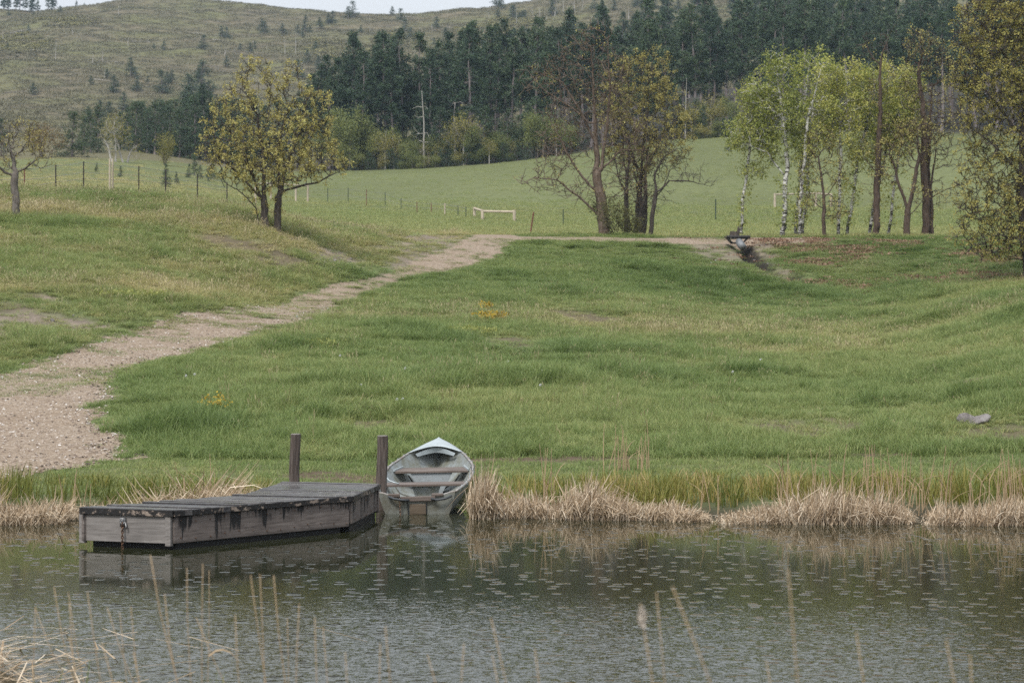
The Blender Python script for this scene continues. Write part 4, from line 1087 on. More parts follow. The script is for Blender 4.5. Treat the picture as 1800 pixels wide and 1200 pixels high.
W_POST = wood_mat('split_post_wood', (.03, .023, .02), (.085, .066, .057), (.19, .165, .15), .8, 2)
W_DARK = NT('black_float'); W_DARK = W_DARK.done((.012, .012, .012), .6)
W_PAD = wood_mat('ochre_motor_pad', (.08, .06, .04), (.15, .115, .08), (.22, .18, .135), .7, 0)
W_SEAT = wood_mat('brown_thwart_wood', (.09, .068, .055), (.17, .135, .115), (.24, .20, .175), .6, 0)
IRON = NT('rusty_iron'); IRON = IRON.done(IRON.ramp(IRON.noise(IRON.mapped(), 30., 4.), [(.3, (.05, .03, .02)), (.6, (.16, .09, .055)), (.8, (.35, .33, .31))]), .6, .5)
STEEL = NT('galvanised_hook'); STEEL = STEEL.done((.22, .22, .22), .45, .7)

dock = tag(empty('floating_dock', (float(FR[0]), float(FR[1]), 0)), 'weathered wooden floating dock of two sections with tar-stained sides, lying in the pond', 'dock')
OFF = np.array([FR[0], FR[1]])
def ins(a, b, t): return a + (b - a) * t
def deck_section(A, B, C, Dp, n, th=.075, gap=.034):
    """boards laid across the section: A front-left, B front-right, C back-right, Dp back-left"""
    mb = MB(); eg = MB(); L = np.linalg.norm(C - B); r = random.Random(n)
    for k in range(n):
        t0, t1 = k / n + gap / 2 / L, (k + 1) / n - gap / 2 / L
        dz = r.uniform(-.013, .010); ov = r.uniform(.0, .03)
        P = [ins(A, Dp, t0), ins(B, C, t0), ins(B, C, t1), ins(A, Dp, t1)]
        u = (P[1] - P[0]) / np.linalg.norm(P[1] - P[0])
        P = [P[0] - u * ov, P[1] + u * ov, P[2] + u * ov, P[3] - u * ov]
        mb.prism([p - OFF for p in P], DECK_Z - th, DECK_Z + dz)
    return mb
mb = deck_section(FL, FR, JR, JL, 20); o = mb.build('deck', W_DECK, dock, bevel=.006); o['label'] = 'wet grey-blue deck boards of the outer section'
mb = deck_section(JL, JR, BR, BL, 12); o = mb.build('deck', W_DECK, dock, bevel=.006); o['label'] = 'wet dark deck boards of the shoreward section'
def fascia(P, Q, z0, z1, th, inset, name, mat, label=None, toward=None):
    u = (Q - P) / np.linalg.norm(Q - P); nrm = np.array([u[1], -u[0]])
    a, b = P - OFF - nrm * inset, Q - OFF - nrm * inset
    mb = MB().prism([a, b, b - nrm * th, a - nrm * th], z0, z1)
    # local frame along the board so that the grain runs lengthwise
    me_o = mb.build(name, mat, dock, bevel=.004)
    ang = math.atan2(u[1], u[0]); M = Matrix.Translation((a[0], a[1], 0)) @ Matrix.Rotation(ang, 4, 'Z')
    me_o.data.transform(M.inverted()); me_o.matrix_local = M
    if label: me_o['label'] = label
    return me_o
ZB, ZT = .075, DECK_Z - .078
uF = (FR - FL) / np.linalg.norm(FR - FL)
fascia(FL + uF * .06, FR - uF * .09, ZB, ZT, .05, .015, 'front_board', W_FRONT, 'pale grey front board with knots')
fascia(FR + (JR - FR) * .012, ins(FR, JR, .985), ZB, ZT, .05, .012, 'side_board', W_SIDE, 'long side board streaked with black tar')
fascia(ins(JR, BR, .01), ins(JR, BR, .5), ZB + .03, ZT, .05, .012, 'side_board', W_SIDE, 'short weathered board after the bend')
fascia(ins(JR, BR, .52), BR, ZB + .03, ZT, .05, .02, 'side_board', W_SIDE, 'dark wet board next to the boat')
fascia(JL, FL, ZB, ZT, .05, .012, 'side_board', W_SIDE)
fascia(BL, JL, ZB, ZT, .05, .012, 'side_board', W_SIDE)
fascia(BR, BL, ZB, ZT, .05, .012, 'back_board', W_SIDE)
fascia(FL - uF * .01, FR + uF * .01, DECK_Z - .075, DECK_Z + .004, .07, -.018, 'edge_strip', W_EDGE, 'blackened front deck edge')
fascia(FR + (JR - FR) * .006, JR, DECK_Z - .074, DECK_Z - .006, .03, -.024, 'edge_strip', W_EDGE, 'deck edge with peeling tar')
fascia(JR, BR, DECK_Z - .074, DECK_Z - .006, .03, -.024, 'edge_strip', W_EDGE)
for P_, lab in ((FL, 'left corner post'), (FR, 'right corner post')):
    p = P_ - OFF + uF * (.03 if P_ is FL else -.05)
    MB().box((p[0], p[1] + .03, .225), (.075, .075, .36), Matrix.Rotation(math.atan2(uF[1], uF[0]), 3, 'Z')).build('corner_post', W_FRONT, dock, bevel=.006)
c = (FL + FR + JR + JL) / 4
q = [ins(p, c, .09) - OFF for p in (FL, FR, JR, JL)]; MB().prism(q, -.25, ZB + .05).build('float', W_DARK, dock)
c = (JL + JR + BR + BL) / 4
q = [ins(p, c, .07) - OFF for p in (JL, JR, BR, BL)]; MB().prism(q, -.25, ZB + .05).build('float', W_DARK, dock)
nl = MB()
for A_, B_, m_ in ((FR, JR, 13), (JR, BR, 5)):
    u_ = (B_ - A_) / np.linalg.norm(B_ - A_); nn_ = np.array([u_[1], -u_[0]])
    for k in range(m_):
        for zz in (.14, .35):
            p = ins(A_, B_, (k + .6) / m_) - OFF - nn_ * .008
            nl.box((p[0], p[1], zz + .02 * math.sin(k * 5.1)), (.013, .013, .013), Matrix.Rotation(math.atan2(u_[1], u_[0]), 3, 'Z'))
nl.build('fastener', IRON, dock)
h0 = ins(FL, FR, .475) - OFF; nF = np.array([uF[1], -uF[0]])
hk = MB(); a = np.linspace(0, 2 * math.pi, 15)[:-1]
hp = h0 + nF * .03
ring = [(hp[0] + .028 * math.cos(k), hp[1] - .01, .335 + .035 * math.sin(k)) for k in np.linspace(0, 6.2, 14)]
hk.tube(ring, .009, 6).box((hp[0], hp[1] + .02, .32), (.07, .02, .11)).tube([(hp[0] + .03, hp[1], .33), (hp[0] + .05, hp[1] - .02, .27), (hp[0] + .04, hp[1] - .02, .25)], .012, 6)
ho = hk.build('mooring_hook', STEEL, dock, smooth=True)
cn = MB()
for k in range(11):
    z = .30 - .032 * k; ax = k % 2
    pts = [(hp[0] + (.012 * math.cos(s) if ax else .003 * math.sin(3 * k)), hp[1] - .012 + (0 if ax else .012 * math.cos(s)), z + .022 * math.sin(s)) for s in np.linspace(0, 6.2, 9)]
    cn.tube(pts, .0065, 5)
cn.build('chain', IRON, ho, smooth=True)

def post(name, label, px, py_top, D, w, seed):
    r = np.random.default_rng(seed); x = at(px, D); zt = CAMZ - (py_top - HY) / F * D
    root = tag(empty(name, (x, D, -.3)), label, 'post', 'mooring posts of the dock')
    k, n = 22, 9; G = np.zeros((n, k + 1, 3)); a = np.arange(k + 1) / k * 2 * math.pi
    rr = w / 2 * (1 + .035 * np.cos(3 * a + seed) + .02 * np.cos(7 * a)); crk = 1 - .10 * (np.exp(-((a - 4.2) / .09) ** 2) + np.exp(-((a - 5.1) / .07) ** 2) + .8 * np.exp(-((a - 3.6) / .08) ** 2))
    for i, z in enumerate(np.linspace(0, zt + .3, n)):
        G[i, :, 0] = rr * crk * np.cos(a) * (1.04 - .04 * i / n) + .012 * math.sin(i * .8 + seed); G[i, :, 1] = rr * crk * np.sin(a); G[i, :, 2] = z
    m = MB().grid(G); top = G[-1, :-1].copy(); m.add(top, [tuple(range(k))]); m.build('shaft', W_POST, root, smooth=False)
    cap = MB(); t2 = top.copy(); c = top.mean(0); t2 = c + (t2 - c) * .96; t3 = t2.copy(); t2[:, 2] += .002; t3[:, 2] += .012
    cap.add(np.concatenate([t2, t3]), [tuple(range(k, 2 * k))] + [(i, (i + 1) % k, k + (i + 1) % k, k + i) for i in range(k)]); cap.build('end_grain', W_FRONT, root)
    return root
post('mooring_post', 'slim round timber post standing behind the dock, away from the boat', 518.5, 763.5, 29.6, .148, 1)
post('mooring_post', 'thicker cracked timber post standing between the dock and the boat', 671.5, 766.5, 29.5, .158, 2)

# the aluminium rowing boat, stern to the viewer, bow drawn up on the bank
def alu_mat(name, base, dirt, k=.5, rough=.5, metal=.35):
    t = NT(name)
    n = t.noise(t.mapped(), 3.5, 5., .65); n2 = t.noise(t.mapped((1, 1, 6)), 7., 4., .7); n3 = t.noise(t.mapped(), 45., 3.)
    c = t.mix(t.ramp(n, [(.42, (0, 0, 0)), (.68, (k, k, k))]), base, dirt)
    c = t.mix(t.ramp(n2, [(.55, (0, 0, 0)), (.75, (.55, .55, .55))]), c, tuple(q * .55 for q in dirt))
    c = t.mix(1., c, t.ramp(n3, [(.3, (.86, .86, .86)), (.7, (1.08, 1.08, 1.08))]), 'MULTIPLY')
    z = t.n('SeparateXYZ'); t.l(t.mapped(), z.inputs[0])
    return t.done(c, t.ramp(n2, [(.3, (rough,) * 3), (.7, (rough + .25,) * 3)]), metal, t.bump(n3, .15, .004), .5)
A_HULL = alu_mat('dull_boat_aluminium', (0.288, 0.319, 0.338), (0.188, 0.181, 0.156), .8)
A_IN = alu_mat('mossy_boat_inside', (0.338, 0.369, 0.375), (0.206, 0.200, 0.138), 1.)
A_TRAN = alu_mat('silty_transom', (0.275, 0.288, 0.263), (0.150, 0.135, 0.094), 1.)
A_PALE = alu_mat('pale_bow_plate', (.42, .47, .49), (.28, .31, .32), .5, .38, .3)
A_RAIL = alu_mat('worn_gunwale', (.34, .325, .31), (.21, .165, .135), .9)
BLACKP = NT('dark_grip'); BLACKP = BLACKP.done((.05, .055, .06), .5)
L_B = 4.0
S = np.linspace(0, 1, 41)
def ip(xs, ys):
    """smooth interpolation along the hull"""
    v = np.interp(np.linspace(0, 1, 201), xs, ys); k = np.ones(17) / 17
    v2 = np.convolve(np.pad(v, 8, mode='reflect', reflect_type='odd'), k, 'valid'); v2[0], v2[-1] = v[0], v[-1]
    return lambda s: np.interp(s, np.linspace(0, 1, 201), v2)
bG = ip([0, .2, .42, .6, .78, .9, .97, 1], [.555, .645, .685, .645, .47, .265, .10, .0])
bC = ip([0, .2, .42, .6, .78, .9, .97, 1], [.45, .50, .52, .47, .30, .14, .05, .0])
zG = ip([0, .25, .5, .75, .9, 1], [.485, .47, .50, .585, .67, .745])
zC = ip([0, .5, .75, .9, 1], [.13, .13, .20, .36, .60])
zK = ip([0, .6, .8, .92, 1], [.0, .0, .035, .13, .42])
def yS(s, rel): return L_B * s * (1 - .07 * s ** 4 * (1 - rel))
boat_org = (at(735, 28.85), 28.85, -.165)
boat = tag(empty('rowing_boat', boat_org), 'old grey aluminium rowing boat drawn up beside the dock, stern to the pond', 'boat')
boat.rotation_euler = (math.radians(3.9), math.radians(-1.2), math.radians(-2.6))
def section(s, inset=0.0):
    b, c, g, zc, k = max(float(bG(s)) - inset, 0.), max(float(bC(s)) - inset, 0.), float(zG(s)), float(zC(s)) + inset * .6, float(zK(s)) + inset
    pr = [(0, k), (c * .5, k + (zc - k) * .42), (c * .9, zc - .012), (c, zc + .015), (c + (b - c) * .42, zc + (g - zc) * .33), (c + (b - c) * .80, zc + (g - zc) * .72), (b, g)]
    H = g - k
    return [(x, yS(s, (z - k) / max(H, .01)), z) for x, z in pr]
R_ = np.array([[(x, y, z) for x, y, z in section(s)] for s in S]); Lh = R_ * np.array([-1, 1, 1])
stem_p = section(1.0); 
hull = MB().grid(np.concatenate([Lh[:, ::-1], R_[:, 1:]], 1)).build('hull', A_HULL, boat, smooth=True)
MB().tube([(0, y + .004, z) for x, y, z in section(.995)], .016, 6).build('bow_stem', A_HULL, hull, smooth=True)
SI = S[:-1]
Ri = np.array([[(x, y, z) for x, y, z in section(s, .014)] for s in SI]); Li = Ri * np.array([-1, 1, 1])
inner = MB().grid(np.concatenate([Li[:, ::-1], Ri[:, 1:]], 1), True).build('inner_hull', A_IN, hull, smooth=True)
# transom plate with the cut-down middle for a motor
ts = section(0.0); out = [(-x, z) for x, y, z in ts][::-1][:-1] + [(x, z) for x, y, z in ts]
topx = np.linspace(.555, -.555, 21)[1:-1]
top = [(x, .485 - .085 * (1 - min(1, (abs(x) / .5)) ** 2.2)) for x in topx]
outl = out + top; n = len(outl)
tm = MB()
def yoff(z): return -.02 - .10 * z
V = [(x, yoff(z) - .012, z) for x, z in outl] + [(x, yoff(z) + .025, z) for x, z in outl]
tm.add(V, [tuple(range(n))[::-1], tuple(range(n, 2 * n))] + [(i, n + i, n + (i + 1) % n, (i + 1) % n)[::-1] for i in range(n)])
tr = tm.build('transom', A_TRAN, boat)
rim = MB().tube([(x, yoff(z) - .0, z + .004) for x, z in [(.56, .487)] + top + [(-.56, .487)]], .012, 7).build('transom_rim', A_RAIL, tr, smooth=True)
MB().box((.02, yoff(.37) - .036, .40), (.50, .034, .07)).build('motor_board', W_SEAT, tr, bevel=.006)['label'] = 'worn wooden motor board across the stern'
MB().box((.01, yoff(.25) - .032, .245), (.235, .028, .15)).build('motor_pad', W_PAD, tr, bevel=.004)
for x0, sg in ((-.26, 1), (.36, -1)):
    MB().tube([(x0 - .15 * 1, yoff(.44) - .05, .44 if sg > 0 else .40), (x0 - .06, yoff(.42) - .075, .41 if sg > 0 else .385), (x0 + .06, yoff(.42) - .075, .39 if sg > 0 else .405), (x0 + .15, yoff(.44) - .05, .385 if sg > 0 else .435)], .017, 8).build('carry_handle', BLACKP, tr, smooth=True)
for x in (-.135, .135): MB().bar((x, yoff(.35) - .02, .34), (x * .92, yoff(.02) - .02, .02), .012, .016).build('strap', BLACKP, tr)
cn = MB()
for k in range(9):
    z = .40 - .028 * k; cn.tube([(-.245 + (.011 * math.cos(s) if k % 2 else 0.004 * math.sin(k)), yoff(z) - .07 + (0 if k % 2 else .011 * math.cos(s)), z + .018 * math.sin(s)) for s in np.linspace(0, 6.2, 8)], .0055, 5)
cn.build('chain', IRON, tr, smooth=True)
for i, (x, hh) in enumerate(((-.33, .05), (.30, .04))): MB().box((x, yoff(.45) - .012, .452), (.17, .05, hh)).build('corner_knee', W_SEAT, tr, bevel=.008)
# gunwales
for sg in (-1, 1):
    P = [(sg * (float(bG(s)) + .012), yS(s, 1), float(zG(s)) + .006) for s in S]
    g = MB().tube(P, .019, 8).build('gunwale', A_RAIL, boat, smooth=True)
    br = MB()
    for s in np.arange(.06, .8, .065): br.box((sg * (float(bG(s)) + .014), yS(s, 1), float(zG(s)) + .014), (.05, .022, .03))
    br.build('clamp', A_HULL, g)
# bow plate with a bowed aft edge and a lip under it
G = []
for t in np.linspace(0, 1, 13):
    row = []
    for u in np.linspace(-1, 1, 15):
        s0 = .80 - .0 + .055 * (1 - u * u); s = s0 + (1.0 - s0) * t
        row.append((u * (float(bG(s)) + .006), yS(s, 1), float(zG(s)) + .022 + .045 * (1 - u * u) * (1 - t * .6)))
    G.append(row)
bow = MB().grid(np.array(G)).build('bow_plate', A_PALE, boat, smooth=True, solid=.012)
lip = []
for u in np.linspace(-1, 1, 15):
    s = .80 + .055 * (1 - u * u); b = u * (float(bG(s)) - .03) * .8; y = yS(s, 1) + .05; z = float(zG(s)) + .0 + .04 * (1 - u * u)
    lip.append([(b, y, z), (b * .9, y + .015, z - .045 - .04 * (1 - u * u))])
MB().grid(np.array(lip)).build('bow_lip', A_PALE, bow, solid=.008)
# thwarts
def thwart(s, z, depth, name, label):
    w = float(np.interp(z, [p[2] for p in section(s, .014)], [p[0] for p in section(s, .014)]))
    y = yS(s, .8)
    w2 = float(np.interp(z, [p[2] for p in section(s + depth / L_B, .014)], [p[0] for p in section(s + depth / L_B, .014)]))
    o = MB().prism([(-w + .01, y), (w - .01, y), (w2 - .01, y + depth), (-w2 + .01, y + depth)], z - .035, z).build(name, W_SEAT, boat, bevel=.006)
    o['label'] = label
    for sg in (-1, 1): MB().bar((sg * (w - .01), y - .012, z + .012), (sg * (w2 - .01), y + depth, z + .012), .022, .03).build('bracket', A_PALE, o)
    return o
t1 = thwart(.335, .40, .25, 'thwart', 'middle brown wooden seat')
t2 = thwart(.60, .455, .40, 'thwart', 'forward brown wooden seat')
y2 = yS(.60, .8)
MB().prism([(-.36, 0), (.36, 0), (.36, .012), (-.36, .012)], 0, .001)   # (plan stub for the plate below)
sup = MB(); sup.add([(-.33, y2 + .03, .418), (.33, y2 + .03, .418), (.15, y2 - .02, .07), (-.15, y2 - .02, .07), (-.33, y2 + .3, .418), (.33, y2 + .3, .418), (.15, y2 + .3, .07), (-.15, y2 + .3, .07)],
    [(0, 3, 2, 1), (4, 5, 6, 7), (0, 4, 7, 3), (1, 2, 6, 5), (0, 1, 5, 4), (3, 7, 6, 2)])
sup.build('seat_box', alu_mat('smooth_seat_box', (.26, .285, .30), (.2, .21, .205), .5), t2)
y1 = yS(.335, .8); sup = MB(); sup.add([(-.22, y1 + .1, .364), (.22, y1 + .1, .364), (.13, y1 + .1, .06), (-.13, y1 + .1, .06), (-.22, y1 + .12, .364), (.22, y1 + .12, .364), (.13, y1 + .12, .06), (-.13, y1 + .12, .06)],
    [(0, 3, 2, 1), (4, 5, 6, 7), (0, 4, 7, 3), (1, 2, 6, 5), (0, 1, 5, 4), (3, 7, 6, 2)])
sup.build('seat_support', A_IN, t1)
for s in (.09, .17, .25, .44, .52, .72):
    c = section(s, .020); P = [(-x, y, z) for x, y, z in c[1:5]][::-1] + [(x, y, z) for x, y, z in c[:5]]
    MB().tube(P, .011, 6).build('rib', alu_mat('rib_alloy', (.12, .12, .105), (.07, .066, .045), .6) if s == .09 else bpy.data.materials['rib_alloy'], boat, smooth=True)
MB().tube([(-.60, yS(.36, 1), .50), (-.56, yS(.35, 1), .46), (-.49, yS(.34, 1), .435), (-.40, yS(.335, 1), .415)], .011, 6).build('mooring_strap', A_PALE, boat, smooth=True)
for sg in (-1, 1):
    s = .47; MB().tube([(sg * float(bG(s)), yS(s, 1), float(zG(s)) - .03), (sg * (float(bG(s)) + .012), yS(s, 1), float(zG(s)) + .06)], .013, 7).tube([(sg * (float(bG(s)) + .012 + .03 * math.cos(a)), yS(s, 1), float(zG(s)) + .085 + .03 * math.sin(a)) for a in np.linspace(2.6, 6.8, 9)], .008, 6).build('oarlock', STEEL, boat, smooth=True)
MB().tube([(.10, .05, .09), (.30, .25, .13), (.37, .12, .30), (.40, .0, .42)], .010, 6).build('fuel_hose', BLACKP, boat, smooth=True)

# ------------------------------------------------------------------ rocks, culvert, stump
def rock_mat():
    t = NT('lichened_granite'); n = t.noise(t.mapped(), 5., 6., .7); n2 = t.noise(t.mapped(), 28., 4.)
    c = t.ramp(n, [(.3, (.09, .078, .074)), (.5, (.20, .18, .174)), (.7, (.29, .275, .265))])
    return t.done(t.mix(1., c, t.ramp(n2, [(.3, (.7, .7, .7)), (.7, (1.1, 1.1, 1.1))]), 'MULTIPLY'), .9, normal=t.bump(n, .9, .08))
ROCK = rock_mat()
def rock(name, label, x, y, size, seed, tilt=(0, 0, 0), sink=.35):
    r = np.random.default_rng(seed); n, m = 22, 30
    th = np.linspace(0, math.pi, n)[:, None]; ph = np.linspace(0, 2 * math.pi, m + 1)[None, :]
    d = np.stack([np.sin(th) * np.cos(ph), np.sin(th) * np.sin(ph), np.cos(th) * np.ones_like(ph)], -1)
    s = np.ones((n, m + 1))
    for k in range(16):
        nv = r.normal(0, 1, 3); nv /= np.linalg.norm(nv); cut = .62 + .3 * r.random(); dot = d @ nv
        s = np.minimum(s, np.where(dot > .05, cut / np.maximum(dot, .05), 9))
    s = s * (1 + .05 * (vnoise(d[..., 0] * 3 + 9, d[..., 2] * 3 + d[..., 1] * 2, .35, seed) - .5))
    s[:, -1] = s[:, 0]
    G = d * s[..., None] * np.array(size) / 2
    o = MB().grid(G, True).build(name, ROCK, None); o.location = (x, y, gz(x, y) + size[2] * (.5 - sink)); o.rotation_euler = tilt
    return tag(o, label, 'rock')
x, D = onground(1700, 746); rock('boulder', 'rounded grey boulder half sunk in the grass of the right bank', x, D, (.42, .4, .34), 3, (0, 0, .3), .3)
x, D = onground(1722, 746); rock('boulder', 'flat slanting slab of grey rock leaning against the rounded boulder', x, D, (.48, .4, .24), 8, (.1, -.38, .2), .28)
r = np.random.default_rng(12)
for k in range(26):
    px, py = [(r.normal(45, 40), r.normal(566, 10)), (r.normal(590, 28), r.normal(456, 6)), (r.normal(1335, 14), r.normal(455, 14))][k % 3]
    x, D = onground(px, py)
    s = r.uniform(.08, .2)
    rock('stone', ['loose pale stone in the bare patch at the far left of the bank', 'loose pale stone on the bare cut above the track', 'loose stone in the wet gully below the culvert'][k % 3], x, D, (s * 1.3, s, s * .8), 30 + k, (r.normal(0, .3), r.normal(0, .3), r.random() * 3), .3)['group'] = ['stones of the left bare patch', 'stones of the cut above the track', 'stones in the gully'][k % 3]

D = 112.6; x = at(1296, D); zc = CAMZ + (HY - 418) / F * D
cul = tag(empty('culvert', (x, D, zc)), 'dark timber culvert mouth with a plank lid in the berm track', 'culvert')
ppm = F / D
MB().box((0, 0, .06), (42 / ppm, 1.3, .09)).build('lid', W_DECK, cul, bevel=.01)
MB().add([(-.62, -.5, .01), (.62, -.5, .01), (.30, -.5, -.30), (-.30, -.5, -.30), (-.62, .5, .01), (.62, .5, .01), (.30, .5, -.30), (-.30, .5, -.30)], [(0, 4, 7, 3), (1, 2, 6, 5), (3, 7, 6, 2)]).build('trough', W_DARK, cul, solid=.05)
MB().bar((-.66, -.52, -.03), (.66, -.52, -.03), .05, .13).build('beam', W_EDGE, cul)
MB().tube([(.02, -.55, -.22), (.10, -.85, -.42), (.22, -1.05, -.6)], (.2, .22, .2), 12).build('pipe', alu_mat('grey_pipe', (.2, .21, .22), (.1, .1, .1)), cul, smooth=True)
D = 116.5; x = at(1291, D)
st = MB().tube([(0, 0, -.1), (0, 0, .2), (.02, 0, .42)], (.36, .3, .27), 13); st.tube([(.2, 0, .3), (.24, 0, .62), (.25, 0, .74)], (.1, .07, .02), 7)
o = tag(st.build('tree_stump', BARK_OAK), 'broken grey-brown tree stump behind the culvert lid', 'stump'); o.location = (x, D, gz(x, D) - .05)

# ------------------------------------------------------------------ fences
T_DARK = NT('dark_steel_post'); T_DARK = T_DARK.done((.03, .024, .022), .7)
T_GREEN = NT('faded_green_post'); T_GREEN = T_GREEN.done((.035, .055, .038), .7)
T_RUST = NT('rust_red_post'); T_RUST = T_RUST.done((.14, .06, .04), .8)
W_RAIL = wood_mat('peeled_pine_rail', (.30, .25, .19), (.46, .40, .31), (.58, .52, .43), .8, 2)
WIRE = NT('fence_wire'); WIRE = WIRE.done((.25, .25, .25), .5, .6)
def fence(name, label, pts, mats, heights, wires, wmat=WIRE, r=.035):
    """pts: (px, py of foot, D)"""
    P = []
    for px, py, D in pts:
        x = at(px, D); P.append((x, D, CAMZ + (HY - py) / F * D))
    root = tag(empty(name, P[0]), label, 'fence'); O = np.array(P[0])
    tops = []
    for (x, y, z), m, h in zip(P, mats, heights):
        g = gz(x, y); rr = r if m is not W_RAIL else .06
        b = np.array([x, y, min(g, z) - .3]) - O; t = np.array([x, y, z + h]) - O
        MB().tube([b, t], rr, 6).build('post', m, root); tops.append(t)
    for wz in wires:
        w = MB()
        for a, b, ha, hb in zip(tops[:-1], tops[1:], heights[:-1], heights[1:]):
            A = a - [0, 0, ha * (1 - wz)]; B = b - [0, 0, hb * (1 - wz)]; w.tube([A, (A + B) / 2 - [0, 0, .03], B], .011, 4)
        w.build('wire', wmat, root)
    return root
# left fence: along the crest of the bank, drawing away to the right
fx = [(-40, 336), (43, 342), (98, 333), (147, 326), (244, 328), (291, 331), (347, 335), (399, 342)]
fence('wire_fence', 'wire fence on dark steel posts along the crest of the left bank', [(a, b, 106 + k * 1.6) for k, (a, b) in enumerate(fx)], [T_RUST, W_RAIL if 0 else T_RUST, T_DARK, T_DARK, T_DARK, T_DARK, T_DARK, T_DARK], [1.25, 1.45, 1.34, 1.33, 1.15, 1.05, .95, .72], (.96, .55, .3))
fx = [(576, 358, 150), (612, 357, 156), (644, 363, 162), (677, 362, 168), (705, 367, 174), (733, 373, 180), (758, 374, 186), (782, 377, 192), (805, 379, 198), (819, 381, 202)]
fx = [(a, b, hit(a, b, 125, 320)) for a, b, D in fx]
hh = [28, 27, 30, 24, 18, 18, 18, 20, 18, 18]
fence('wire_fence', 'far wire fence of green and rusty posts running into the meadow to the rail brace', [(a, CAMZ and b, D) for a, b, D in fx], [T_GREEN, T_GREEN, T_RUST, T_GREEN, T_GREEN, T_RUST, T_RUST, W_RAIL, T_GREEN, T_GREEN], [h / F * D for h, (a, b, D) in zip(hh, fx)], (.9, .5))
def lone(name, label, px, py0, px1, py1, D, mat, r_=.04):
    x0, x1 = at(px, D), at(px1, D); z0, z1 = CAMZ + (HY - py0) / F * D, CAMZ + (HY - py1) / F * D
    O = np.array([x0, D, min(gz(x0, D), z0) - .1]); root = MB().tube([(0, 0, 0), (x1 - x0, 0, z1 - O[2])], r_, 6).build(name, mat); root.location = O
    return tag(root, label, 'fence post')
lone('fence_post', 'leaning reddish fence post where the track reaches the crest', 931, 406, 938, 373, 128, T_RUST, .05)
lone('fence_post', 'thin green fence post left of the cottonwood foot', 990, 390, 990, 368, 160, T_GREEN)
lone('fence_post', 'thin dark fence post alone in the meadow between the grove and the aspens', 1258, 371, 1258, 350, 170, T_GREEN, .05)
lone('fence_post', 'twin pale peeled gatepost on the crest of the left bank, left half', 193, 326, 193, 279, 111, W_RAIL, .06)
lone('fence_post', 'twin pale peeled gatepost on the crest of the left bank, right half', 198, 326, 198, 279, 111.4, W_RAIL, .055)
def brace(name, label, posts, D, rails, r_=.1, mat=W_RAIL, Ds=None):
    root = None
    Ds = [hit(p[0], p[1], 124, 320) for p in posts]
    X = [at(p[0], d) for p, d in zip(posts, Ds)]
    O = np.array([X[0], Ds[0], gz(X[0], Ds[0]) - .1]); root = tag(empty(name, O), label, 'fence brace')
    P = []
    for (px, y0, y1), x, d in zip(posts, X, Ds):
        zb = min(gz(x, d), CAMZ + (HY - y0) / F * d) - .1; zt = CAMZ + (HY - y1) / F * d
        MB().tube([np.array((x, d, zb)) - O, np.array((x, d, zt)) - O], r_, 9).build('post', mat, root); P.append(np.array((x, d, zt)) - O)
    for i, j, dz in rails: MB().tube([P[i] - [0, 0, dz], P[j] - [0, 0, dz]], r_ * .75, 8).build('rail', mat, root)
    return root
brace('rail_brace', 'pale peeled-pole brace at the end of the far fence, beside the track', [(834, 381, 364), (848, 386, 368), (904, 388, 369)], 205, [(0, 1, .12), (1, 2, .16)], .13, W_RAIL, [212, 204, 205])
brace('rail_brace', 'pale pole brace seen behind the trunks of the bur oak', [(449, 358, 322), (476, 352, 320), (520, 356, 328), (541, 356, 325)], 138, [(0, 1, .1), (1, 3, .12)], .1, W_RAIL, [140, 146, 142, 145])
brace('rail_brace', 'pale pole brace in the meadow behind the stout double aspen', [(1362, 363, 340), (1434, 360, 338), (1461, 360, 340)], 190, [(0, 1, .12), (1, 2, .12)], .12)
# ------------------------------------------------------------------ grass, reeds, scrub
GREEN = [(.0, (0.121, 0.182, 0.056)), (.25, (0.194, 0.260, 0.085)), (.5, (0.290, 0.323, 0.122)), (.7, (0.404, 0.372, 0.163)), (.85, (0.517, 0.435, 0.220)), (1., (0.589, 0.531, 0.291))]
M_GRASS = mat_tint('meadow_grass_blades', GREEN, .42)
M_SEED = mat_tint('pale_seed_heads', [(0, (0.161, 0.161, 0.069)), (.5, (0.299, 0.259, 0.138)), (1, (0.483, 0.402, 0.253))], .3)
M_SEDGE = mat_tint('sedge_blades', [(0, (0.092, 0.119, 0.025)), (.4, (0.183, 0.190, 0.043)), (.75, (0.287, 0.238, 0.068)), (1, (0.444, 0.321, 0.161))], .35)
def straw_mat():
    t = NT('dry_cattail_straw')
    return t.leafy(t.ramp(island(t), [(0, (0.197, 0.138, 0.087)), (.25, (0.383, 0.288, 0.186)), (.6, (0.545, 0.432, 0.310)), (1, (0.696, 0.600, 0.471))]), .2, .7, .15)
M_STRAW = straw_mat()
M_REED = NT('dead_reed_stem'); M_REED = M_REED.leafy(M_REED.ramp(island(M_REED), [(0, (.24, .165, .09)), (.5, (.36, .26, .155)), (1, (.46, .36, .25))]), .15, .7)
M_REEDG = NT('green_reed_blade'); M_REEDG = M_REEDG.leafy(M_REEDG.ramp(island(M_REEDG), [(0, (.08, .11, .03)), (1, (.14, .17, .05))]), .3)

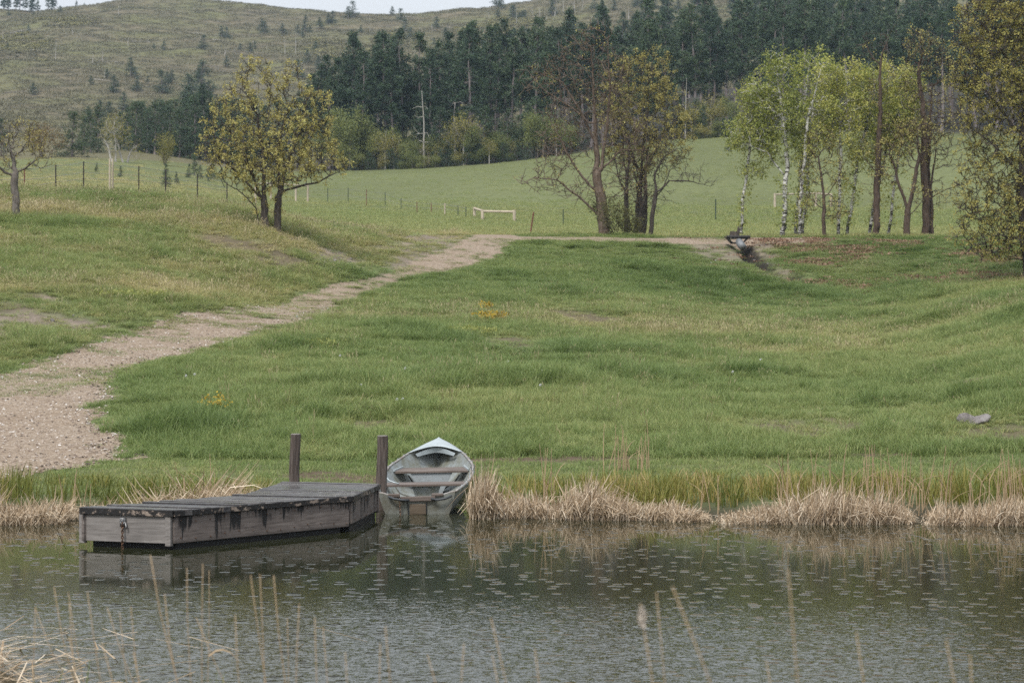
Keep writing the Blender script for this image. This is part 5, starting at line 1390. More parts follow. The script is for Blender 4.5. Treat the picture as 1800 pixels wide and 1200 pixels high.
def blades(n, R, h0, h1, w, bend, r, segs=3, lean=.25):
    """ribbons rooted in a disc of radius R"""
    a = r.random(n) * 6.283; q = np.sqrt(r.random(n)) * R
    root = np.stack([np.cos(a) * q, np.sin(a) * q, np.full(n, -.03)], 1)
    h = r.uniform(h0, h1, n); dr = r.random(n) * 6.283; ln = lean * r.random(n); bd = bend * (.3 + r.random(n))
    dv = np.stack([np.cos(dr), np.sin(dr), np.zeros(n)], 1); sd = np.stack([-np.sin(dr + r.normal(0, .8, n)), np.cos(dr), np.zeros(n)], 1)
    t = np.linspace(0, 1, segs + 1)
    C = root[:, None] + dv[:, None] * ((ln * h)[:, None] * t + (bd * h)[:, None] * t ** 2.3)[..., None]
    C[..., 2] += h[:, None] * (t - .35 * (bd[:, None]) * t ** 2.6)
    ww = w * (.7 + .6 * r.random(n))[:, None] * np.array([.8, 1., .8, .15][:segs + 1] if segs == 3 else [.9, 1., .15])
    A = C - sd[:, None] * ww[..., None] / 2; B = C + sd[:, None] * ww[..., None] / 2
    V = np.stack([A, B], 2).reshape(-1, 3)
    k = 2 * (segs + 1); b = np.arange(n)[:, None, None] * k; s = np.arange(segs)[None, :, None] * 2
    Fq = (b + s + np.array([0, 1, 3, 2])[None, None]).reshape(-1, 4)
    return V, Fq
def two(name, parts, mats):
    V = np.concatenate([p[0] for p in parts]); off = np.cumsum([0] + [len(p[0]) for p in parts[:-1]])
    Fq = np.concatenate([p[1] + o for p, o in zip(parts, off)])
    me = np_mesh(name, V, [Fq]); [me.materials.append(m) for m in mats]
    me.polygons.foreach_set('material_index', np.concatenate([np.full(len(p[1]), min(i, len(mats) - 1), np.int32) for i, p in enumerate(parts)]))
    return me
def seedheads(n, R, h0, h1, r):
    V, Fq = blades(n, R, h0, h1, .006, .25, r, 2, .3)
    tips = V.reshape(n, 3, 2, 3)[:, 2].mean(1); rt = V.reshape(n, 3, 2, 3)[:, 1].mean(1); d = tips - rt; d /= np.linalg.norm(d, axis=1)[:, None]
    sv = np.stack([-d[:, 1], d[:, 0], np.zeros(n)], 1) + 1e-3; sv /= np.linalg.norm(sv, axis=1)[:, None]
    L = .11
    Q = np.stack([tips - d * .03, tips + d * L * .4 + sv * .009, tips + d * L, tips + d * L * .4 - sv * .009], 1).reshape(-1, 3)
    b = np.arange(n)[:, None] * 4 + len(V)
    return np.concatenate([V, Q]), np.concatenate([Fq, b + np.array([[0, 1, 2, 3]])])

def scatter(name, label, cat, P, rotz, scl, idx, tint, meshes, tilt=None):
    """one object: a cloud of rooted points, a tuft instanced on each"""
    src = bpy.data.collections.new(name + '_tufts')
    for k, m in enumerate(meshes):
        src.objects.link(bpy.data.objects.new('%s_tuft_%02d' % (name, k), m))
    me = bpy.data.meshes.new(name); n = len(P)
    me.vertices.add(n); me.vertices.foreach_set('co', np.asarray(P, np.float32).ravel())
    for nm, typ, v in (('rot', 'FLOAT_VECTOR', np.stack([np.zeros(n) if tilt is None else tilt[0], np.zeros(n) if tilt is None else tilt[1], rotz], 1)), ('scl', 'FLOAT_VECTOR', scl), ('idx', 'INT', idx), ('tint', 'FLOAT', tint)):
        a = me.attributes.new(nm, typ, 'POINT'); a.data.foreach_set('vector' if typ == 'FLOAT_VECTOR' else 'value', np.asarray(v, np.int32 if typ == 'INT' else np.float32).ravel())
    o = link(name, me); tag(o, label, cat, kind='stuff')
    ng = bpy.data.node_groups.new(name + '_nodes', 'GeometryNodeTree')
    ng.interface.new_socket('Geometry', in_out='INPUT', socket_type='NodeSocketGeometry'); ng.interface.new_socket('Geometry', in_out='OUTPUT', socket_type='NodeSocketGeometry')
    N = ng.nodes; gi = N.new('NodeGroupInput'); go = N.new('NodeGroupOutput'); ip_ = N.new('GeometryNodeInstanceOnPoints'); ci = N.new('GeometryNodeCollectionInfo')
    ci.inputs['Collection'].default_value = src; ci.inputs['Separate Children'].default_value = True; ci.inputs['Reset Children'].default_value = True
    def attr(nm, typ):
        a = N.new('GeometryNodeInputNamedAttribute'); a.data_type = typ; a.inputs['Name'].default_value = nm
        return [s for s in a.outputs if s.enabled and s.name == 'Attribute'][0]
    l = ng.links
    l.new(gi.outputs[0], ip_.inputs['Points']); l.new(ci.outputs[0], ip_.inputs['Instance']); ip_.inputs['Pick Instance'].default_value = True
    l.new(attr('idx', 'INT'), ip_.inputs['Instance Index'])
    e2r = N.new('FunctionNodeEulerToRotation'); l.new(attr('rot', 'FLOAT_VECTOR'), e2r.inputs[0]); l.new(e2r.outputs[0], ip_.inputs['Rotation'])
    l.new(attr('scl', 'FLOAT_VECTOR'), ip_.inputs['Scale']); l.new(ip_.outputs[0], go.inputs[0])
    md = o.modifiers.new('tufts', 'NODES'); md.node_group = ng
    return o

r = np.random.default_rng(300)
def spread_pts(d0, d1, dens, p0=-400, p1=2260):
    """uniform on the ground between two distances; dens(D) per square metre"""
    out = []
    e = np.exp(np.linspace(math.log(d0), math.log(d1), 26))
    for a, b in zip(e[:-1], e[1:]):
        A = (p1 - p0) / F * (b * b - a * a) / 2; n = r.poisson(A * dens((a + b) / 2))
        D = np.sqrt(a * a + (b * b - a * a) * r.random(n)); out.append(np.stack([(p0 + (p1 - p0) * r.random(n) - 900) / F * D, D], 1))
    return np.concatenate(out)

TUFT = [two('t', [blades(34, .17, .20, .38, .0085, .55, np.random.default_rng(310 + k))], [M_GRASS]) for k in range(5)]
TUFT += [two('t', [blades(26, .17, .22, .40, .0085, .5, np.random.default_rng(320 + k)), seedheads(9, .16, .38, .58, np.random.default_rng(330 + k))], [M_GRASS, M_SEED]) for k in range(3)]
LUSH = [two('t', [blades(44, .2, .32, .55, .012, .75, np.random.default_rng(340 + k))], [M_GRASS]) for k in range(3)]
SHORT = [two('t', [blades(30, .2, .05, .11, .008, .5, np.random.default_rng(350 + k), 2)], [M_GRASS]) for k in range(3)]
SEDGE = [two('t', [blades(20, .16, .30, .62, .012, .22, np.random.default_rng(360 + k), 3, .18)], [M_SEDGE]) for k in range(4)]
FIELD = [two('t', [blades(70, .55, .12, .24, .018, .5, np.random.default_rng(370 + k), 2)], [M_GRASS]) for k in range(3)]

# the bank and the slope between the pond and the crest
Pg = spread_pts(34.5, 119, lambda D: 34 * min(1.25, (48 / D)) ** 1.1)
x, y = Pg.T
sd = path_sd(x, y); pm = np.maximum(patch_mask(x, y, ('soil', 'stone', 'gravel', 'dirt')), .62 * patch_mask(x, y, ('litter',)))
px = 900 + F * x / y
keep = ~((np.abs(x + 1.25) < .75) & (y < 33)) & (sd < -.02) & (r.random(len(x)) > np.maximum(pm * np.where(y > 85, .8, .82), patch_mask(x, y, ('wet',))))
med = (sd > .62) & (y > 66) & (x < 3) & (y < 112) & (fbm(x, y, 2.6, 91, 3) > .48) & (r.random(len(x)) < .62) | (sd > .1) & (y > 46) & (fbm(x, y, 1.5, 191, 3) > .66)
keep |= med
x, y, sd, px = x[keep], y[keep], sd[keep], px[keep]
d = dryness(x, y)
lushn = fbm(x, y, 3.2, 95, 4); big = fbm(x, y, 11, 96, 3)
lush = sstep(.55, .7, lushn) * (1 - d) 
hsc = (1 - .5 * sstep(103, 109, y) * (px > 870)) * (.55 + .75 * fbm(x, y, 2.4, 97, 3)) * (.85 + .4 * lush) * (1 - .6 * sstep(-1.1, -.1, sd)) * (1 + .35 * sstep(46, 37, y) * sstep(35, 37, y))
idx = r.integers(0, 5, len(x)); seedy = r.random(len(x)) < (.006 + .5 * d ** 1.3); idx[seedy] = 5 + r.integers(0, 3, seedy.sum())
lw = (~seedy) & (r.random(len(x)) < lush * .5); idx[lw] = 8 + r.integers(0, 3, lw.sum())
tint = np.clip(.30 + .26 * (big - .5) * 2 + .42 * d - .12 * lush + r.normal(0, .055, len(x)) + .12 * (fbm(x, y, .9, 98, 2) - .5), 0.02, .98)
edge = patch_mask(x, y, ('soil', 'stone', 'wet'), 1.5)
# drifts of matted and of taller growth
mat_ = sstep(.56, .68, fbm(x, y, 1.7, 131, 3))
hsc = hsc * (1 - .62 * edge) * (1 - .35 * mat_); tint = np.clip(tint + .16 * mat_ * r.random(len(x)) + .1 * edge, .02, .98)
s = hsc * (.8 + .4 * r.random(len(x))) * np.where(sd > .05, .55, 1); wd = 1.0 + .012 * np.maximum(y - 45, 0)
scatter('grass', 'long spring grass over the bank and the slope', 'grass', np.stack([x, y, ground(x, y)], 1), r.random(len(x)) * 6.28, np.stack([wd, wd, s * 1.0], 1), idx, tint, TUFT + LUSH, (r.normal(0, .1, len(x)), r.normal(0, .1, len(x))))

# mown strip along the shore, tufts in the track
Pm = spread_pts(30.2, 36.2, lambda D: 46)
x, y = Pm.T; sd = path_sd(x, y); keep = ~((np.abs(x + 1.27) < .72) & (y < 32.6)) & (sd < -.05) & (r.random(len(x)) > patch_mask(x, y, ('dirt', 'soil')) * .8)
Pt = spread_pts(31, 118, lambda D: 60 if D < 62 else 26); tx, ty = Pt.T; ts = path_sd(tx, ty)
k2 = (ts > .05) & (((fbm(tx, ty, 2.2, 91, 3) > .57) & (ty > 44) & (r.random(len(tx)) < .75)) | ((ts < .35) & (r.random(len(tx)) < .6 * (1 - ts / .4)) & (fbm(tx, ty, .8, 92, 2) > .42)))
x = np.concatenate([x[keep], tx[k2]]); y = np.concatenate([y[keep], ty[k2]])
n = len(x); s = .55 + .7 * fbm(x, y, 1.1, 101, 3)
scatter('short_grass', 'short trampled grass of the shore strip and the track', 'grass', np.stack([x, y, ground(x, y) + .01], 1), r.random(n) * 6.28, np.stack([np.ones(n), np.ones(n), s], 1), r.integers(0, 3, n), np.clip(.32 + .5 * (fbm(x, y, 1.8, 102, 3) - .5) + r.normal(0, .08, n), 0, 1), SHORT)

# sedge band at the water's edge
Ps = spread_pts(28.7, 31.8, lambda D: 28)
x, y = Ps.T; px = 900 + F * x / y
z = ground(x, y)
keep = (z > -.06) & ~((px > 468) & (px < 822)) & (r.random(len(x)) < (.35 + .65 * sstep(31.6, 29.6, y)))
keep &= ~((px < 30) & (y < 28.6)) & (r.random(len(x)) < .25 + .75 * sstep(.4, .6, fbm(x, y, 1.6, 205, 3)))
x, y, px, z = x[keep], y[keep], px[keep], z[keep]; n = len(x)
s = (.55 + .75 * fbm(x, y, 1.0, 104, 3)) * r.uniform(.4, 1., n) * (1.1 - .6 * sstep(29.4, 31.6, y))
scatter('sedge', 'yellow-green sedge fringing the far shore of the pond', 'sedge', np.stack([x, y, z], 1), r.random(n) * 6.28, np.stack([np.ones(n), np.ones(n), s], 1), r.integers(0, 4, n), np.clip(.46 + .7 * (fbm(x, y, 2.0, 105, 3) - .5) + r.normal(0, .2, n), 0, 1), SEDGE)

# meadow beyond the crest
Pf = spread_pts(118, 326, lambda D: 2.6 * (150 / D) ** 1.0)
x, y = Pf.T; px = 900 + F * x / y
fl = np.interp(px, [-600, 150, 360, 590, 900, 1000, 1250, 2400], [255, 262, 300, 318, 318, 316, 330, 330])
keep = (y < fl + 2) & ~(path_sd(x, y) > -.3) & (r.random(len(x)) > .92 * sstep(150, 230, y)); x, y = x[keep], y[keep]; n = len(x)
nn = fbm(x, y, 22, 107, 4); px = px[keep]
dd = sstep(165, 120, y) * .16 + .22 * sstep(700, 200, px) * sstep(150, 200, y)
sc = .8 + .4 * r.random(n)
wild = sstep(136, 121, y)
scatter('meadow_grass', 'even green grass of the meadow beyond the crest', 'grass', np.stack([x, y, ground(x, y)], 1), r.random(n) * 6.28, np.stack([1.1 * sc, 1.1 * sc, sc * (.8 + 1.4 * wild * fbm(x, y, 2.5, 108, 2))], 1), r.integers(0, 3, n), np.clip(.47 + .16 * (nn - .5) + dd + r.normal(0, .05, n), 0, 1), FIELD)

# brush over the far hillside
def scrub_mesh(seed, mat):
    q = np.random.default_rng(seed); C = ellipsoid_pts(110, (0, 0, .35), (1.3, 1.0, .5), q, .2); C[:, 2] = np.maximum(C[:, 2], .05)
    return leaf_mesh('t', C, .42, q, mat)
M_SCRUB = mat_tint('hill_scrub_leaves', [(0, (0.145, 0.136, 0.080)), (.35, (0.179, 0.164, 0.094)), (.6, (0.192, 0.174, 0.097)), (.8, (0.206, 0.194, 0.084)), (1, (0.246, 0.227, 0.090))], .2)
SCR = [scrub_mesh(380 + k, M_SCRUB) for k in range(4)]
Ph = spread_pts(480, 1090, lambda D: .11, -60, 1400)
x, y = Ph.T; px = 900 + F * x / y; z = ground(x, y); py = HY + (CAMZ - z) * F / y
yel = np.zeros(len(x))
for a, b, rx, ry in ((35, 78, 70, 26), (110, 40, 70, 12), (140, 38, 40, 10), (575, 85, 60, 22), (640, 90, 40, 14), (860, 55, 80, 14), (700, 70, 60, 12), (200, 205, 80, 22), (270, 200, 60, 20), (580, 100, 40, 14), (75, 112, 12, 8), (330, 185, 40, 14), (610, 95, 50, 14), (900, 40, 60, 10)):
    yel = np.maximum(yel, np.exp(-((px - a) / rx) ** 2 - ((py - b) / ry) ** 2))
keep = r.random(len(x)) < .95 * sstep(.3, .7, yel) + .0 * sstep(.5, .6, fbm(x, y, 25, 111, 3)); x, y, z, yel = x[keep], y[keep], z[keep], yel[keep]; n = len(x)
tn = np.clip(.36 + .75 * (fbm(x, y, 30, 112, 4) - .5) + .45 * sstep(.3, .7, yel) + r.normal(0, .12, n), 0, 1)
s = (.28 + .4 * r.random(n)) * (1 + 1.6 * sstep(.3, .7, yel))
scatter('hillside_scrub', 'olive and yellow-green scrub over the far burnt hillside', 'scrub', np.stack([x, y, z], 1), r.random(n) * 6.28, np.stack([s * 1.2, s, s * .9], 1), r.integers(0, 4, n), tn, SCR)
HT = [two('t', [blades(60, .8, .12, .34, .05, .6, np.random.default_rng(470 + k), 2)], [M_SCRUB]) for k in range(3)]
Pq = spread_pts(472, 1085, lambda D: .16 * min(1, 600 / D), -60, 1400); x, y = Pq.T; n = len(x); s = r.uniform(1.2, 3.4, n)
tn = np.clip(.28 + .7 * (fbm(x, y, 34, 113, 4) - .5) + .2 * (fbm(x, y, 5, 114, 2) - .5) + r.normal(0, .08, n), 0.1, .8)
scatter('hillside_grass', 'dull olive and brown grass tussocks over the far burnt hillside', 'grass', np.stack([x, y, ground(x, y)], 1), r.random(n) * 6.28, np.stack([s * 1.3, s, s * .8], 1), r.integers(0, 3, n), tn, HT)


# leaf litter under the right oak and on the berm face
def litter_mesh(seed):
    q = np.random.default_rng(seed); C = np.stack([q.normal(0, .25, 26), q.normal(0, .25, 26), np.abs(q.normal(.02, .02, 26))], 1)
    return leaf_mesh('t', C, .11, q, M_LIT, .7, .6, 1.2)
M_LIT = mat_tint('fallen_oak_leaves', [(0, (.09, .05, .03)), (.5, (.20, .115, .07)), (1, (.30, .2, .135))], .1)
Pl = spread_pts(88, 117, lambda D: 9, 1180, 1940); x, y = Pl.T
keep = r.random(len(x)) < patch_mask(x, y, ('litter',)) * .6 + .03; x, y = x[keep], y[keep]; n = len(x)
scatter('leaf_litter', 'rust-brown fallen oak leaves on the berm face', 'leaf litter', np.stack([x, y, ground(x, y) + .02], 1), r.random(n) * 6.28, np.ones((n, 3)), r.integers(0, 3, n), r.random(n), [litter_mesh(390 + k) for k in range(3)])

# loose stones on the track
def pebble(seed):
    q = np.random.default_rng(seed); th = np.linspace(0, math.pi, 5)[:, None]; ph = np.linspace(0, 6.2832, 7)[None]
    d = np.stack([np.sin(th) * np.cos(ph), np.sin(th) * np.sin(ph), .6 * np.cos(th) * np.ones_like(ph)], -1) * (1 + .25 * q.normal(0, 1, (5, 7, 1))); d[:, -1] = d[:, 0]
    m = MB().grid(d, True); me = bpy.data.meshes.new('t'); me.from_pydata(np.concatenate(m.V).tolist(), [], m.Q); me.materials.append(M_PEB); me.update(); return me
M_PEB = NT('loose_gravel_stone'); M_PEB = M_PEB.done(M_PEB.ramp(M_PEB.n('Attribute', attribute_type='INSTANCER', attribute_name='tint').outputs['Fac'], [(0, (.06, .05, .045)), (.3, (.19, .14, .11)), (.7, (.36, .30, .25)), (1, (.62, .59, .56))]), .85)
Pp = spread_pts(31.5, 75, lambda D: 75 * min(1, 45 / D) ** 1.5, -100, 720); x, y = Pp.T
k2 = path_sd(x, y) > .05; x, y = x[k2], y[k2]; n = len(x); s = .010 + .022 * r.random(n) ** 3
scatter('gravel_stones', 'loose pebbles scattered over the gravel track', 'gravel', np.stack([x, y, ground(x, y) + .03 + s * .2], 1), r.random(n) * 6.28, np.stack([s, s, s], 1), r.integers(0, 3, n), np.clip(r.normal(.5, .3, n), 0, 1), [pebble(400 + k) for k in range(3)])

# flowers, ferny weeds
def flower_patch(name, label, px, py, w, col, n, h, green=M_GRASS, heads=.05, up=True):
    X, D = onground(px, py); q = np.random.default_rng(int(px)); root = tag(empty(name, (X, D, gz(X, D))), label, 'wildflowers')
    V, Fq = blades(n, w, h * .6, h * 1.1, .008, .3, q)
    V[:, 2] += 0
    me = np_mesh('stems', V, [Fq], STEM); link('stems', me, root)
    tip = V.reshape(n, 4, 2, 3)[:, 3].mean(1)
    C = np.repeat(tip, 4, 0) + q.normal(0, .035, (n * 4, 3))
    link('blossom', leaf_mesh('blossom', C, heads, q, col, .9, .1, 1.), root)
STEM = NT('weed_stem'); STEM = STEM.leafy(STEM.ramp(island(STEM), [(0, (.05, .08, .02)), (1, (.10, .14, .035))]), .3)
YFL = NT('yellow_petals'); YFL = YFL.leafy(YFL.ramp(island(YFL), [(0, (.34, .23, .03)), (1, (.5, .37, .05))]), .3)
PFL = NT('pale_green_umbels'); PFL = PFL.leafy(PFL.ramp(island(PFL), [(0, (.20, .24, .06)), (1, (.36, .36, .12))]), .3)
FLUFF = NT('seed_fluff_down'); FLUFF = FLUFF.leafy(FLUFF.ramp(island(FLUFF), [(0, (.42, .37, .31)), (1, (.56, .51, .45))]), .2)
WFL = NT('dandelion_clock'); WFL = WFL.leafy(WFL.ramp(island(WFL), [(0, (.6, .6, .6)), (1, (.75, .75, .75))]), .3)
flower_patch('wildflower_patch', 'bright yellow wildflower patch in the middle of the slope', 866, 570, .5, YFL, 70, .42, heads=.075)
flower_patch('wildflower_patch', 'small taller yellow wildflower clump just above the bright patch', 853, 553, .25, YFL, 24, .42, heads=.07)
flower_patch('wildflower_patch', 'yellow-tipped weed clump on the bank left of the dock posts', 378, 728, .2, YFL, 26, .45, heads=.05)
flower_patch('wildflower_patch', 'pale green umbel weeds left of the yellow wildflowers', 800, 590, 1.3, PFL, 260, .34, heads=.05)
flower_patch('wildflower_patch', 'pale green umbel weeds beside the track bend', 548, 610, .9, PFL, 150, .32, heads=.05)
flower_patch('wildflower_patch', 'ferny green weeds on the left bank above the track', 215, 528, 1.5, PFL, 150, .28, heads=.06)
bush('dark_weed', 'dark leafy weed clump on the bank above the dock', 'weed', 374, hit(374, 756), .5, .32, STEM, BARK_OAK, 420, .09, 420)
q = np.random.default_rng(430)
m_dand = leaf_mesh('dandelion', ellipsoid_pts(40, (0, 0, 0), (.028, .028, .028), q, .8), .03, q, WFL)
for k, (px, py) in enumerate([(893, 659), (952, 673), (712, 672), (522, 568), (598, 637), (327, 679), (342, 676), (950, 692), (1337, 645), (1288, 666), (698, 718), (708, 717), (634, 700), (1250, 468), (1258, 466), (905, 530)]):
    x, D = onground(px, py + 4); o = tag(link('dandelion_clock', m_dand, None, (x, D, gz(x, D) + .3)), 'white dandelion clock in the green slope', 'flower', 'dandelion clocks dotted over the slope')
    o.scale = (.85,) * 3

# ------------------------------------------------------------------ dead cattails along the shore
def thatch(n, x0, x1, hfun, y0, depth, r, w=.014, slant=.35):
    """dead leaves of every length: stubs, upright blades, broken ones folded over and a tangle lying at the foot"""
    x = r.uniform(x0, x1, n); clump = .55 + .9 * vnoise(x, x * 0 + n, .16, n); rag = .7 + .6 * vnoise(x, x * 0 + 3, .45, n + 5)
    h = hfun(x) * rag * np.clip(r.normal(.74, .26, n), .2, 1.45) * (.75 + .25 * clump); yb = y0 + depth * r.random(n) + .5 * (vnoise(x, x * 0 + 1, .8, n + 2) - .5)
    lean = (vnoise(x, x * 0, .5, n + 9) - .5) * 1.8 * slant
    side = np.clip(r.normal(0, slant, n) + lean, -.85, .85) * h; fwd = -(.05 + .5 * r.random(n)) * h * np.where(r.random(n) < .75, 1, -.6)
    mode = r.random(n); lying = mode > .86
    t = np.linspace(0, 1, 5); kink = r.uniform(.45, .8, n)
    C = np.zeros((n, 5, 3))
    bend = np.where((mode > .42) & ~lying, 1., 0.)[:, None] * np.maximum(t[None] - kink[:, None], 0) / (1 - kink[:, None])
    C[..., 0] = x[:, None] + side[:, None] * t * np.where(lying, 1.5, 1.)[:, None] + bend * (side * .8)[:, None] + r.normal(0, .008, (n, 5)) * (t > 0)
    C[..., 1] = yb[:, None] + fwd[:, None] * t ** 1.3 + bend * fwd[:, None] * .6
    C[..., 2] = h[:, None] * (t - bend * r.uniform(.35, 1.1, n)[:, None] * .75) * np.where(lying, .22, 1.)[:, None] - .02 + np.where(lying, .06 + .3 * hfun(x) * r.random(n), 0)[:, None]
    sd = np.stack([np.cos(r.normal(0, .7, n)), np.sin(r.normal(0, .7, n)), r.normal(0, .15, n)], 1); sd /= np.linalg.norm(sd, axis=1)[:, None]
    ww = (w * (.5 + .8 * r.random(n)))[:, None] * np.array([1, 1, .9, .7, .25])
    V = np.stack([C - sd[:, None] * ww[..., None] / 2, C + sd[:, None] * ww[..., None] / 2], 2).reshape(-1, 3)
    b = np.arange(n)[:, None, None] * 10; s = np.arange(4)[None, :, None] * 2
    return V, (b + s + np.array([0, 1, 3, 2])[None, None]).reshape(-1, 4)
def cattails(name, label, prof, D, n, seed, depth=.55, slant=.3, w=.015):
    """prof: (px, py of the top); the foot stands in the water at distance D"""
    q = np.random.default_rng(seed); P = np.array(prof, float); X = at(P[:, 0], D)
    foot = HY + CAMZ * F / D; D -= .32; depth += .3
    H = np.maximum((foot - P[:, 1]) / F * D, .06) * .94
    x0 = float(X[0]); O = np.array([x0, D, 0])
    V, Fq = thatch(n, 0, X[-1] - x0, lambda v: np.interp(v + x0, X, H), .0, depth, q, w, slant)
    return tag(link(name, np_mesh(name, V, [Fq], M_STRAW), None, O), label, 'dead cattails', 'banks of dead cattails along the far shore')
cattails('cattail_bank', 'thick shock of dead cattails leaning against the right side of the boat', [(826, 852), (836, 838), (852, 830), (868, 850), (885, 872)], 28.3, 1300, 501, .5, .16)
cattails('cattail_bank', 'low tangle of dead cattails between the boat shock and the big mound', [(880, 876), (905, 868), (928, 848), (950, 862), (972, 880), (982, 892)], 28.25, 1500, 502)
cattails('cattail_bank', 'biggest rounded mound of dead cattails right of the boat', [(975, 885), (990, 856), (1012, 842), (1045, 848), (1080, 866), (1120, 880), (1160, 872), (1185, 876)], 28.2, 3600, 503)
cattails('cattail_bank', 'low trailing end of dead cattails with a dark gap after it', [(1175, 876), (1200, 884), (1225, 896), (1248, 906)], 28.0, 900, 504, .4, .5)
cattails('cattail_bank', 'long ragged bank of dead cattails below the middle of the right shore', [(1262, 908), (1290, 892), (1330, 886), (1380, 876), (1420, 862), (1450, 846), (1480, 862), (1510, 876), (1545, 858), (1570, 880), (1592, 888), (1600, 908)], 27.7, 4600, 505)
cattails('cattail_bank', 'dense bank of dead cattails at the right end of the shore', [(1625, 914), (1650, 886), (1665, 872), (1690, 880), (1720, 880), (1760, 870), (1800, 876), (1850, 870), (1900, 880), (1980, 872), (2060, 880), (2150, 874), (2240, 884)], 27.3, 7200, 506)
cattails('cattail_bank', 'heap of dead cattails at the far left of the shore', [(-330, 868), (-240, 856), (-150, 866), (-60, 850), (0, 862), (30, 868), (60, 874), (95, 868), (118, 890)], 27.5, 5600, 507, .7, .6)
cattails('cattail_bank', 'broken heap of dead cattails lying behind the left end of the dock', [(205, 880), (240, 862), (280, 850), (320, 838), (360, 836), (400, 848), (440, 862), (470, 868)], 28.6, 1700, 508, .8, 1.1)
cattails('cattail_bank', 'sparse broken cattails between the left heap and the dock', [(118, 886), (150, 868), (175, 872), (205, 880)], 28.2, 360, 509, .8, .9)

def reed_mesh(H, R, seed, kink=False, leaf=True):
    q = np.random.default_rng(seed); n = 7; t = np.linspace(0, 1, n); lean = q.normal(0, .05, 2)
    P = np.stack([lean[0] * H * t ** 1.6, lean[1] * H * t ** 1.6, H * t], 1)
    if kink: P[4:, 0] += np.array([.10, .22, .36]) * H * (1 if seed % 2 else -1); P[4:, 2] -= np.array([.0, .06, .16]) * H
    return MB().tube(P, R * (1 - .65 * t), 5)
def reed_obj(mb, name, mat):
    me = bpy.data.meshes.new(name); me.from_pydata(np.concatenate(mb.V).tolist(), [], mb.Q); me.materials.append(mat); me.update(); return me
RM = [reed_obj(reed_mesh(1., .009, 520 + k, k % 3 == 2), 'reed_stem', M_REED) for k in range(7)]
q = np.random.default_rng(540)
STAND = [(835, 12, 28.4, .75, 9, 'standing dead reed beside the right side of the boat'), (962, 14, 28.8, .9, 9, 'standing dead reed behind the dip in the cattails right of the boat'), (1100, 45, 33.0, .75, 22, 'pale broken reed standing alone on the grass above the big cattail mound'),
         (1520, 150, 28.5, .85, 64, 'standing dead reed above the long ragged cattail bank'), (1745, 70, 28.1, .9, 34, 'standing dead reed above the right-end cattail bank'), (1250, 20, 28.6, .7, 5, 'standing dead reed above the dark gap in the cattails'), (345, 38, 29.0, .75, 16, 'standing dead reed in the broken heap behind the dock'), (140, 28, 28.4, .5, 6, 'standing dead reed between the left heap and the dock'), (885, 30, 28.6, .5, 8, 'short dead reed in the low tangle right of the boat')]
for px, sx, D, h, n, lab in STAND:
    for k in range(n):
        p = q.normal(px, sx * .55) if n < 20 else q.uniform(px - sx, px + sx); d = D + q.normal(0, .25); x = at(p, d)
        o = tag(link('dead_reed', RM[int(q.integers(0, 7))], None, (x, d, max(gz(x, d), -.1) - .02)), lab, 'reed', lab.replace('standing dead reed', 'standing dead reeds').replace('broken reed', 'broken reeds').replace('short dead reed', 'short dead reeds'))
        hh = h * (.5 + .65 * q.random()); o.scale = (1.0, 1.0, hh); o.rotation_euler = (q.normal(0, .06), q.normal(0, .12), q.random() * 6.28)

# reeds of the near bank, out of focus in front of the pond
FGR = [(270, 975, 320, 9.6, 1.5), (330, 998, 342, 10.5, 1), (353, 990, 360, 10.5, 1), (363, 1002, 366, 12, .7), (438, 1010, 465, 9.5, 1.1), (460, 1008, 461, 10, 1.1), (487, 1010, 505, 9.5, 1.2), (98, 1030, 142, 10, 1), (60, 1065, 63, 10.5, .9), (115, 1040, 152, 11, .9), (150, 1040, 176, 10, 1), (190, 1067, 240, 10.5, 1), (235, 1065, 246, 11, .9), (418, 1080, 428, 9.5, 1.1), (525, 1060, 525, 9.5, 1), (548, 1085, 558, 9.5, 1.1), (563, 1100, 573, 10, .9), (345, 1085, 405, 10, .9), (185, 1130, 208, 9.5, 1.2), (240, 1145, 256, 9.5, 1.3), (290, 1043, 322, 10, 1.2), (58, 1068, 135, 11, .9), (500, 1085, 505, 11, .8), (120, 1060, 128, 11.5, .8), (214, 1075, 222, 11, .8), (128, 1118, 146, 9.5, 1.2),
       (680, 1100, 697, 8.5, .9), (665, 1130, 668, 9, .8), (745, 1150, 768, 8.5, .8), (812, 1130, 802, 8.5, .8), (866, 1085, 896, 8, 1), (872, 1150, 885, 8.5, .8), (945, 1140, 958, 8, .8), (605, 1145, 614, 9, .8), (1117, 1060, 1152, 6.8, 1.1), (1175, 1030, 1262, 6.2, 1.1), (1155, 1040, 1166, 7.5, .8), (1394, 1000, 1408, 6.2, .9), (1512, 1110, 1532, 6.8, .9), (1663, 1125, 1690, 6.5, .9), (1698, 1150, 1706, 6.8, .9), (1340, 1160, 1352, 7.5, .8)]
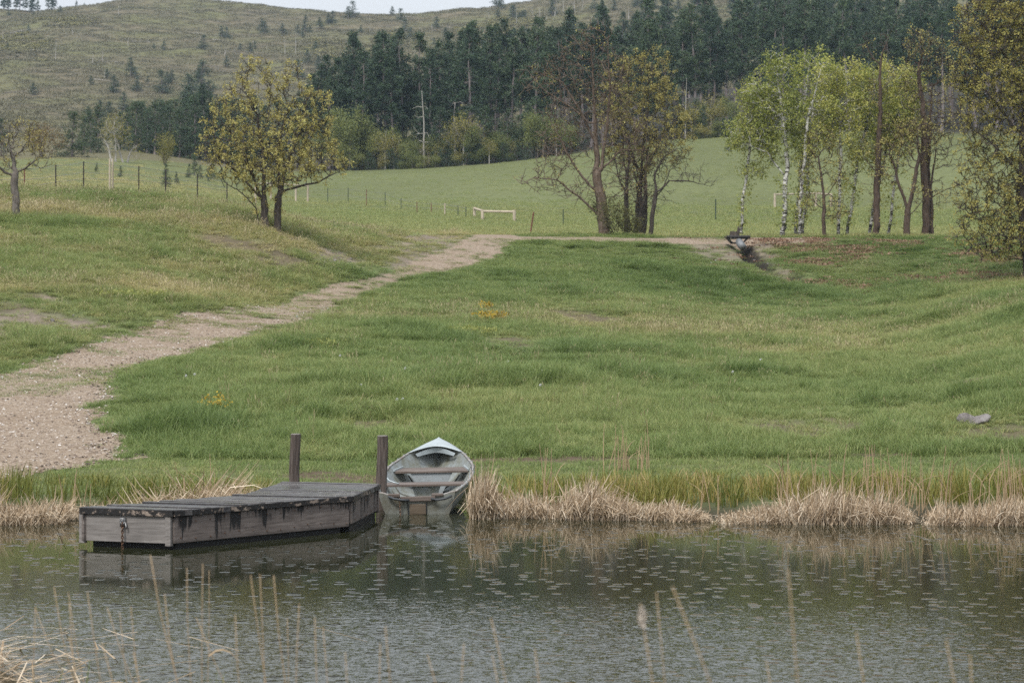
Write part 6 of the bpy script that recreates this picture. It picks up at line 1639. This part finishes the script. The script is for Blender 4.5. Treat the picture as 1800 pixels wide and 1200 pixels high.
for k, (px, py, pb, D, wd) in enumerate(FGR):
    D *= .74
    zt = CAMZ - (py - HY) / F * D; zb_pic = CAMZ - (1200 - HY) / F * D
    xt, xm = at(px, D), at(pb, D); sl = (xm - xt) / (zb_pic - zt)
    g = gz(xm, D); xb = xm + sl * (g - .05 - zb_pic) * .6
    t = np.linspace(0, 1, 8); Z = (zt - g + .05) * t; a = (zb_pic - g) / (zt - g)
    X = np.interp(Z + g, [g - .05, zb_pic, zt], [xb, xm, xt]) - xb + .012 * np.sin(t * 5 + k)
    fl = px == 1117
    lab = 'blurred foreground reed with a white tuft of seed fluff near its tip' if fl else 'longest blurred straw reed, its bent tip before the dock' if px == 270 else ('blurred straw reed of the near bank rising at the lower left' if px < 600 else 'faint blurred straw reed of the near bank rising in front of open water')
    grp = None if fl or px == 270 else ('blurred reeds at the lower left' if px < 600 else 'faint blurred reeds before open water')
    root = tag(empty('reed', (xb, D, g - .05)), lab, 'reed', grp)
    MB().tube(np.stack([X, np.zeros(8), Z], 1), .0013 * wd * (1.15 - .6 * t) + .0005, 6).build('stem', M_REED, root, smooth=True)
    if k % 7 == 3:
        lf = MB(); i = 5; b = np.array([X[i], 0, Z[i]]); sgn = 1 if k % 4 else -1
        lf.grid(np.array([[b + [sgn * .16 * s, .02 * s, .16 * s - .22 * s * s], b + [sgn * .16 * s, .02 * s + .008 * (1 - s), .16 * s - .22 * s * s + .008 * (1 - s)]] for s in np.linspace(0, 1, 6)])).build('leaf', M_REED, root)
    if fl:
        lm = leaf_mesh('seed_fluff', ellipsoid_pts(160, (float(np.interp(CAMZ - (1085 - HY) / F * D - g + .05, Z, X)), 0, CAMZ - (1085 - HY) / F * D - g + .05), (.010, .010, .030), q, .1), .012, q, FLUFF); link('seed_fluff', lm, root)
for k, (px, py, D) in enumerate([(365, 1160, 9.5), (120, 1150, 9.5), (64, 1160, 10)]):
    x = at(px + 8, D); g = gz(x, D); V, Fq = blades(3, .02, .9, 1.05, .016, .12, q, 3, .1)
    V[:, 2] *= (CAMZ - (py - HY) / F * D - g)
    tag(link('green_reed', np_mesh('green_reed', V, [Fq], M_REEDG), None, (x, D, g)), ['green young reed blades under the bent-tip reed', 'green young reed blades over the matted corner', 'green young reed blades at the lower left corner'][k], 'reed')
# matted dead leaves on the near spit
n = 900; x = q.normal(-4.6, .75, n); y = q.normal(14.9, 1.1, n); z = np.maximum(ground(x, y), -.05) + np.abs(q.normal(.05, .07, n))
ang = q.random(n) * 6.28; L = q.uniform(.3, .9, n); dv = np.stack([np.cos(ang), np.sin(ang), q.normal(.05, .18, n)], 1) * L[:, None] / 2; sv = np.stack([-np.sin(ang), np.cos(ang), np.zeros(n)], 1) * .008
c = np.stack([x, y, z], 1); Q = np.stack([c - dv - sv, c - dv + sv, c + dv + sv * .5, c + dv - sv * .5], 1).reshape(-1, 3)
tag(link('dead_leaf_mat', np_mesh('dead_leaf_mat', Q, [np.arange(n * 4).reshape(-1, 4)], M_STRAW)), 'matted dead cattail leaves on the near bank at the lower left corner', 'reed litter', kind='stuff')
# ------------------------------------------------------------------ rainy air
hz = NT('damp_air')
vol = hz.t.nodes.new('ShaderNodeVolumePrincipled')
vol.inputs['Color'].default_value = (.62, .8, 1.0, 1)
vol.inputs['Density'].default_value = HAZE
vol.inputs['Anisotropy'].default_value = 0.0
hz.l(vol.outputs[0], hz.out.inputs['Volume'])
hb = MB().box((0, 675, 110), (2160, 1470, 236))
tag(hb.build('haze', hz.m), 'faint rainy haze filling the valley air', 'haze', kind='stuff')
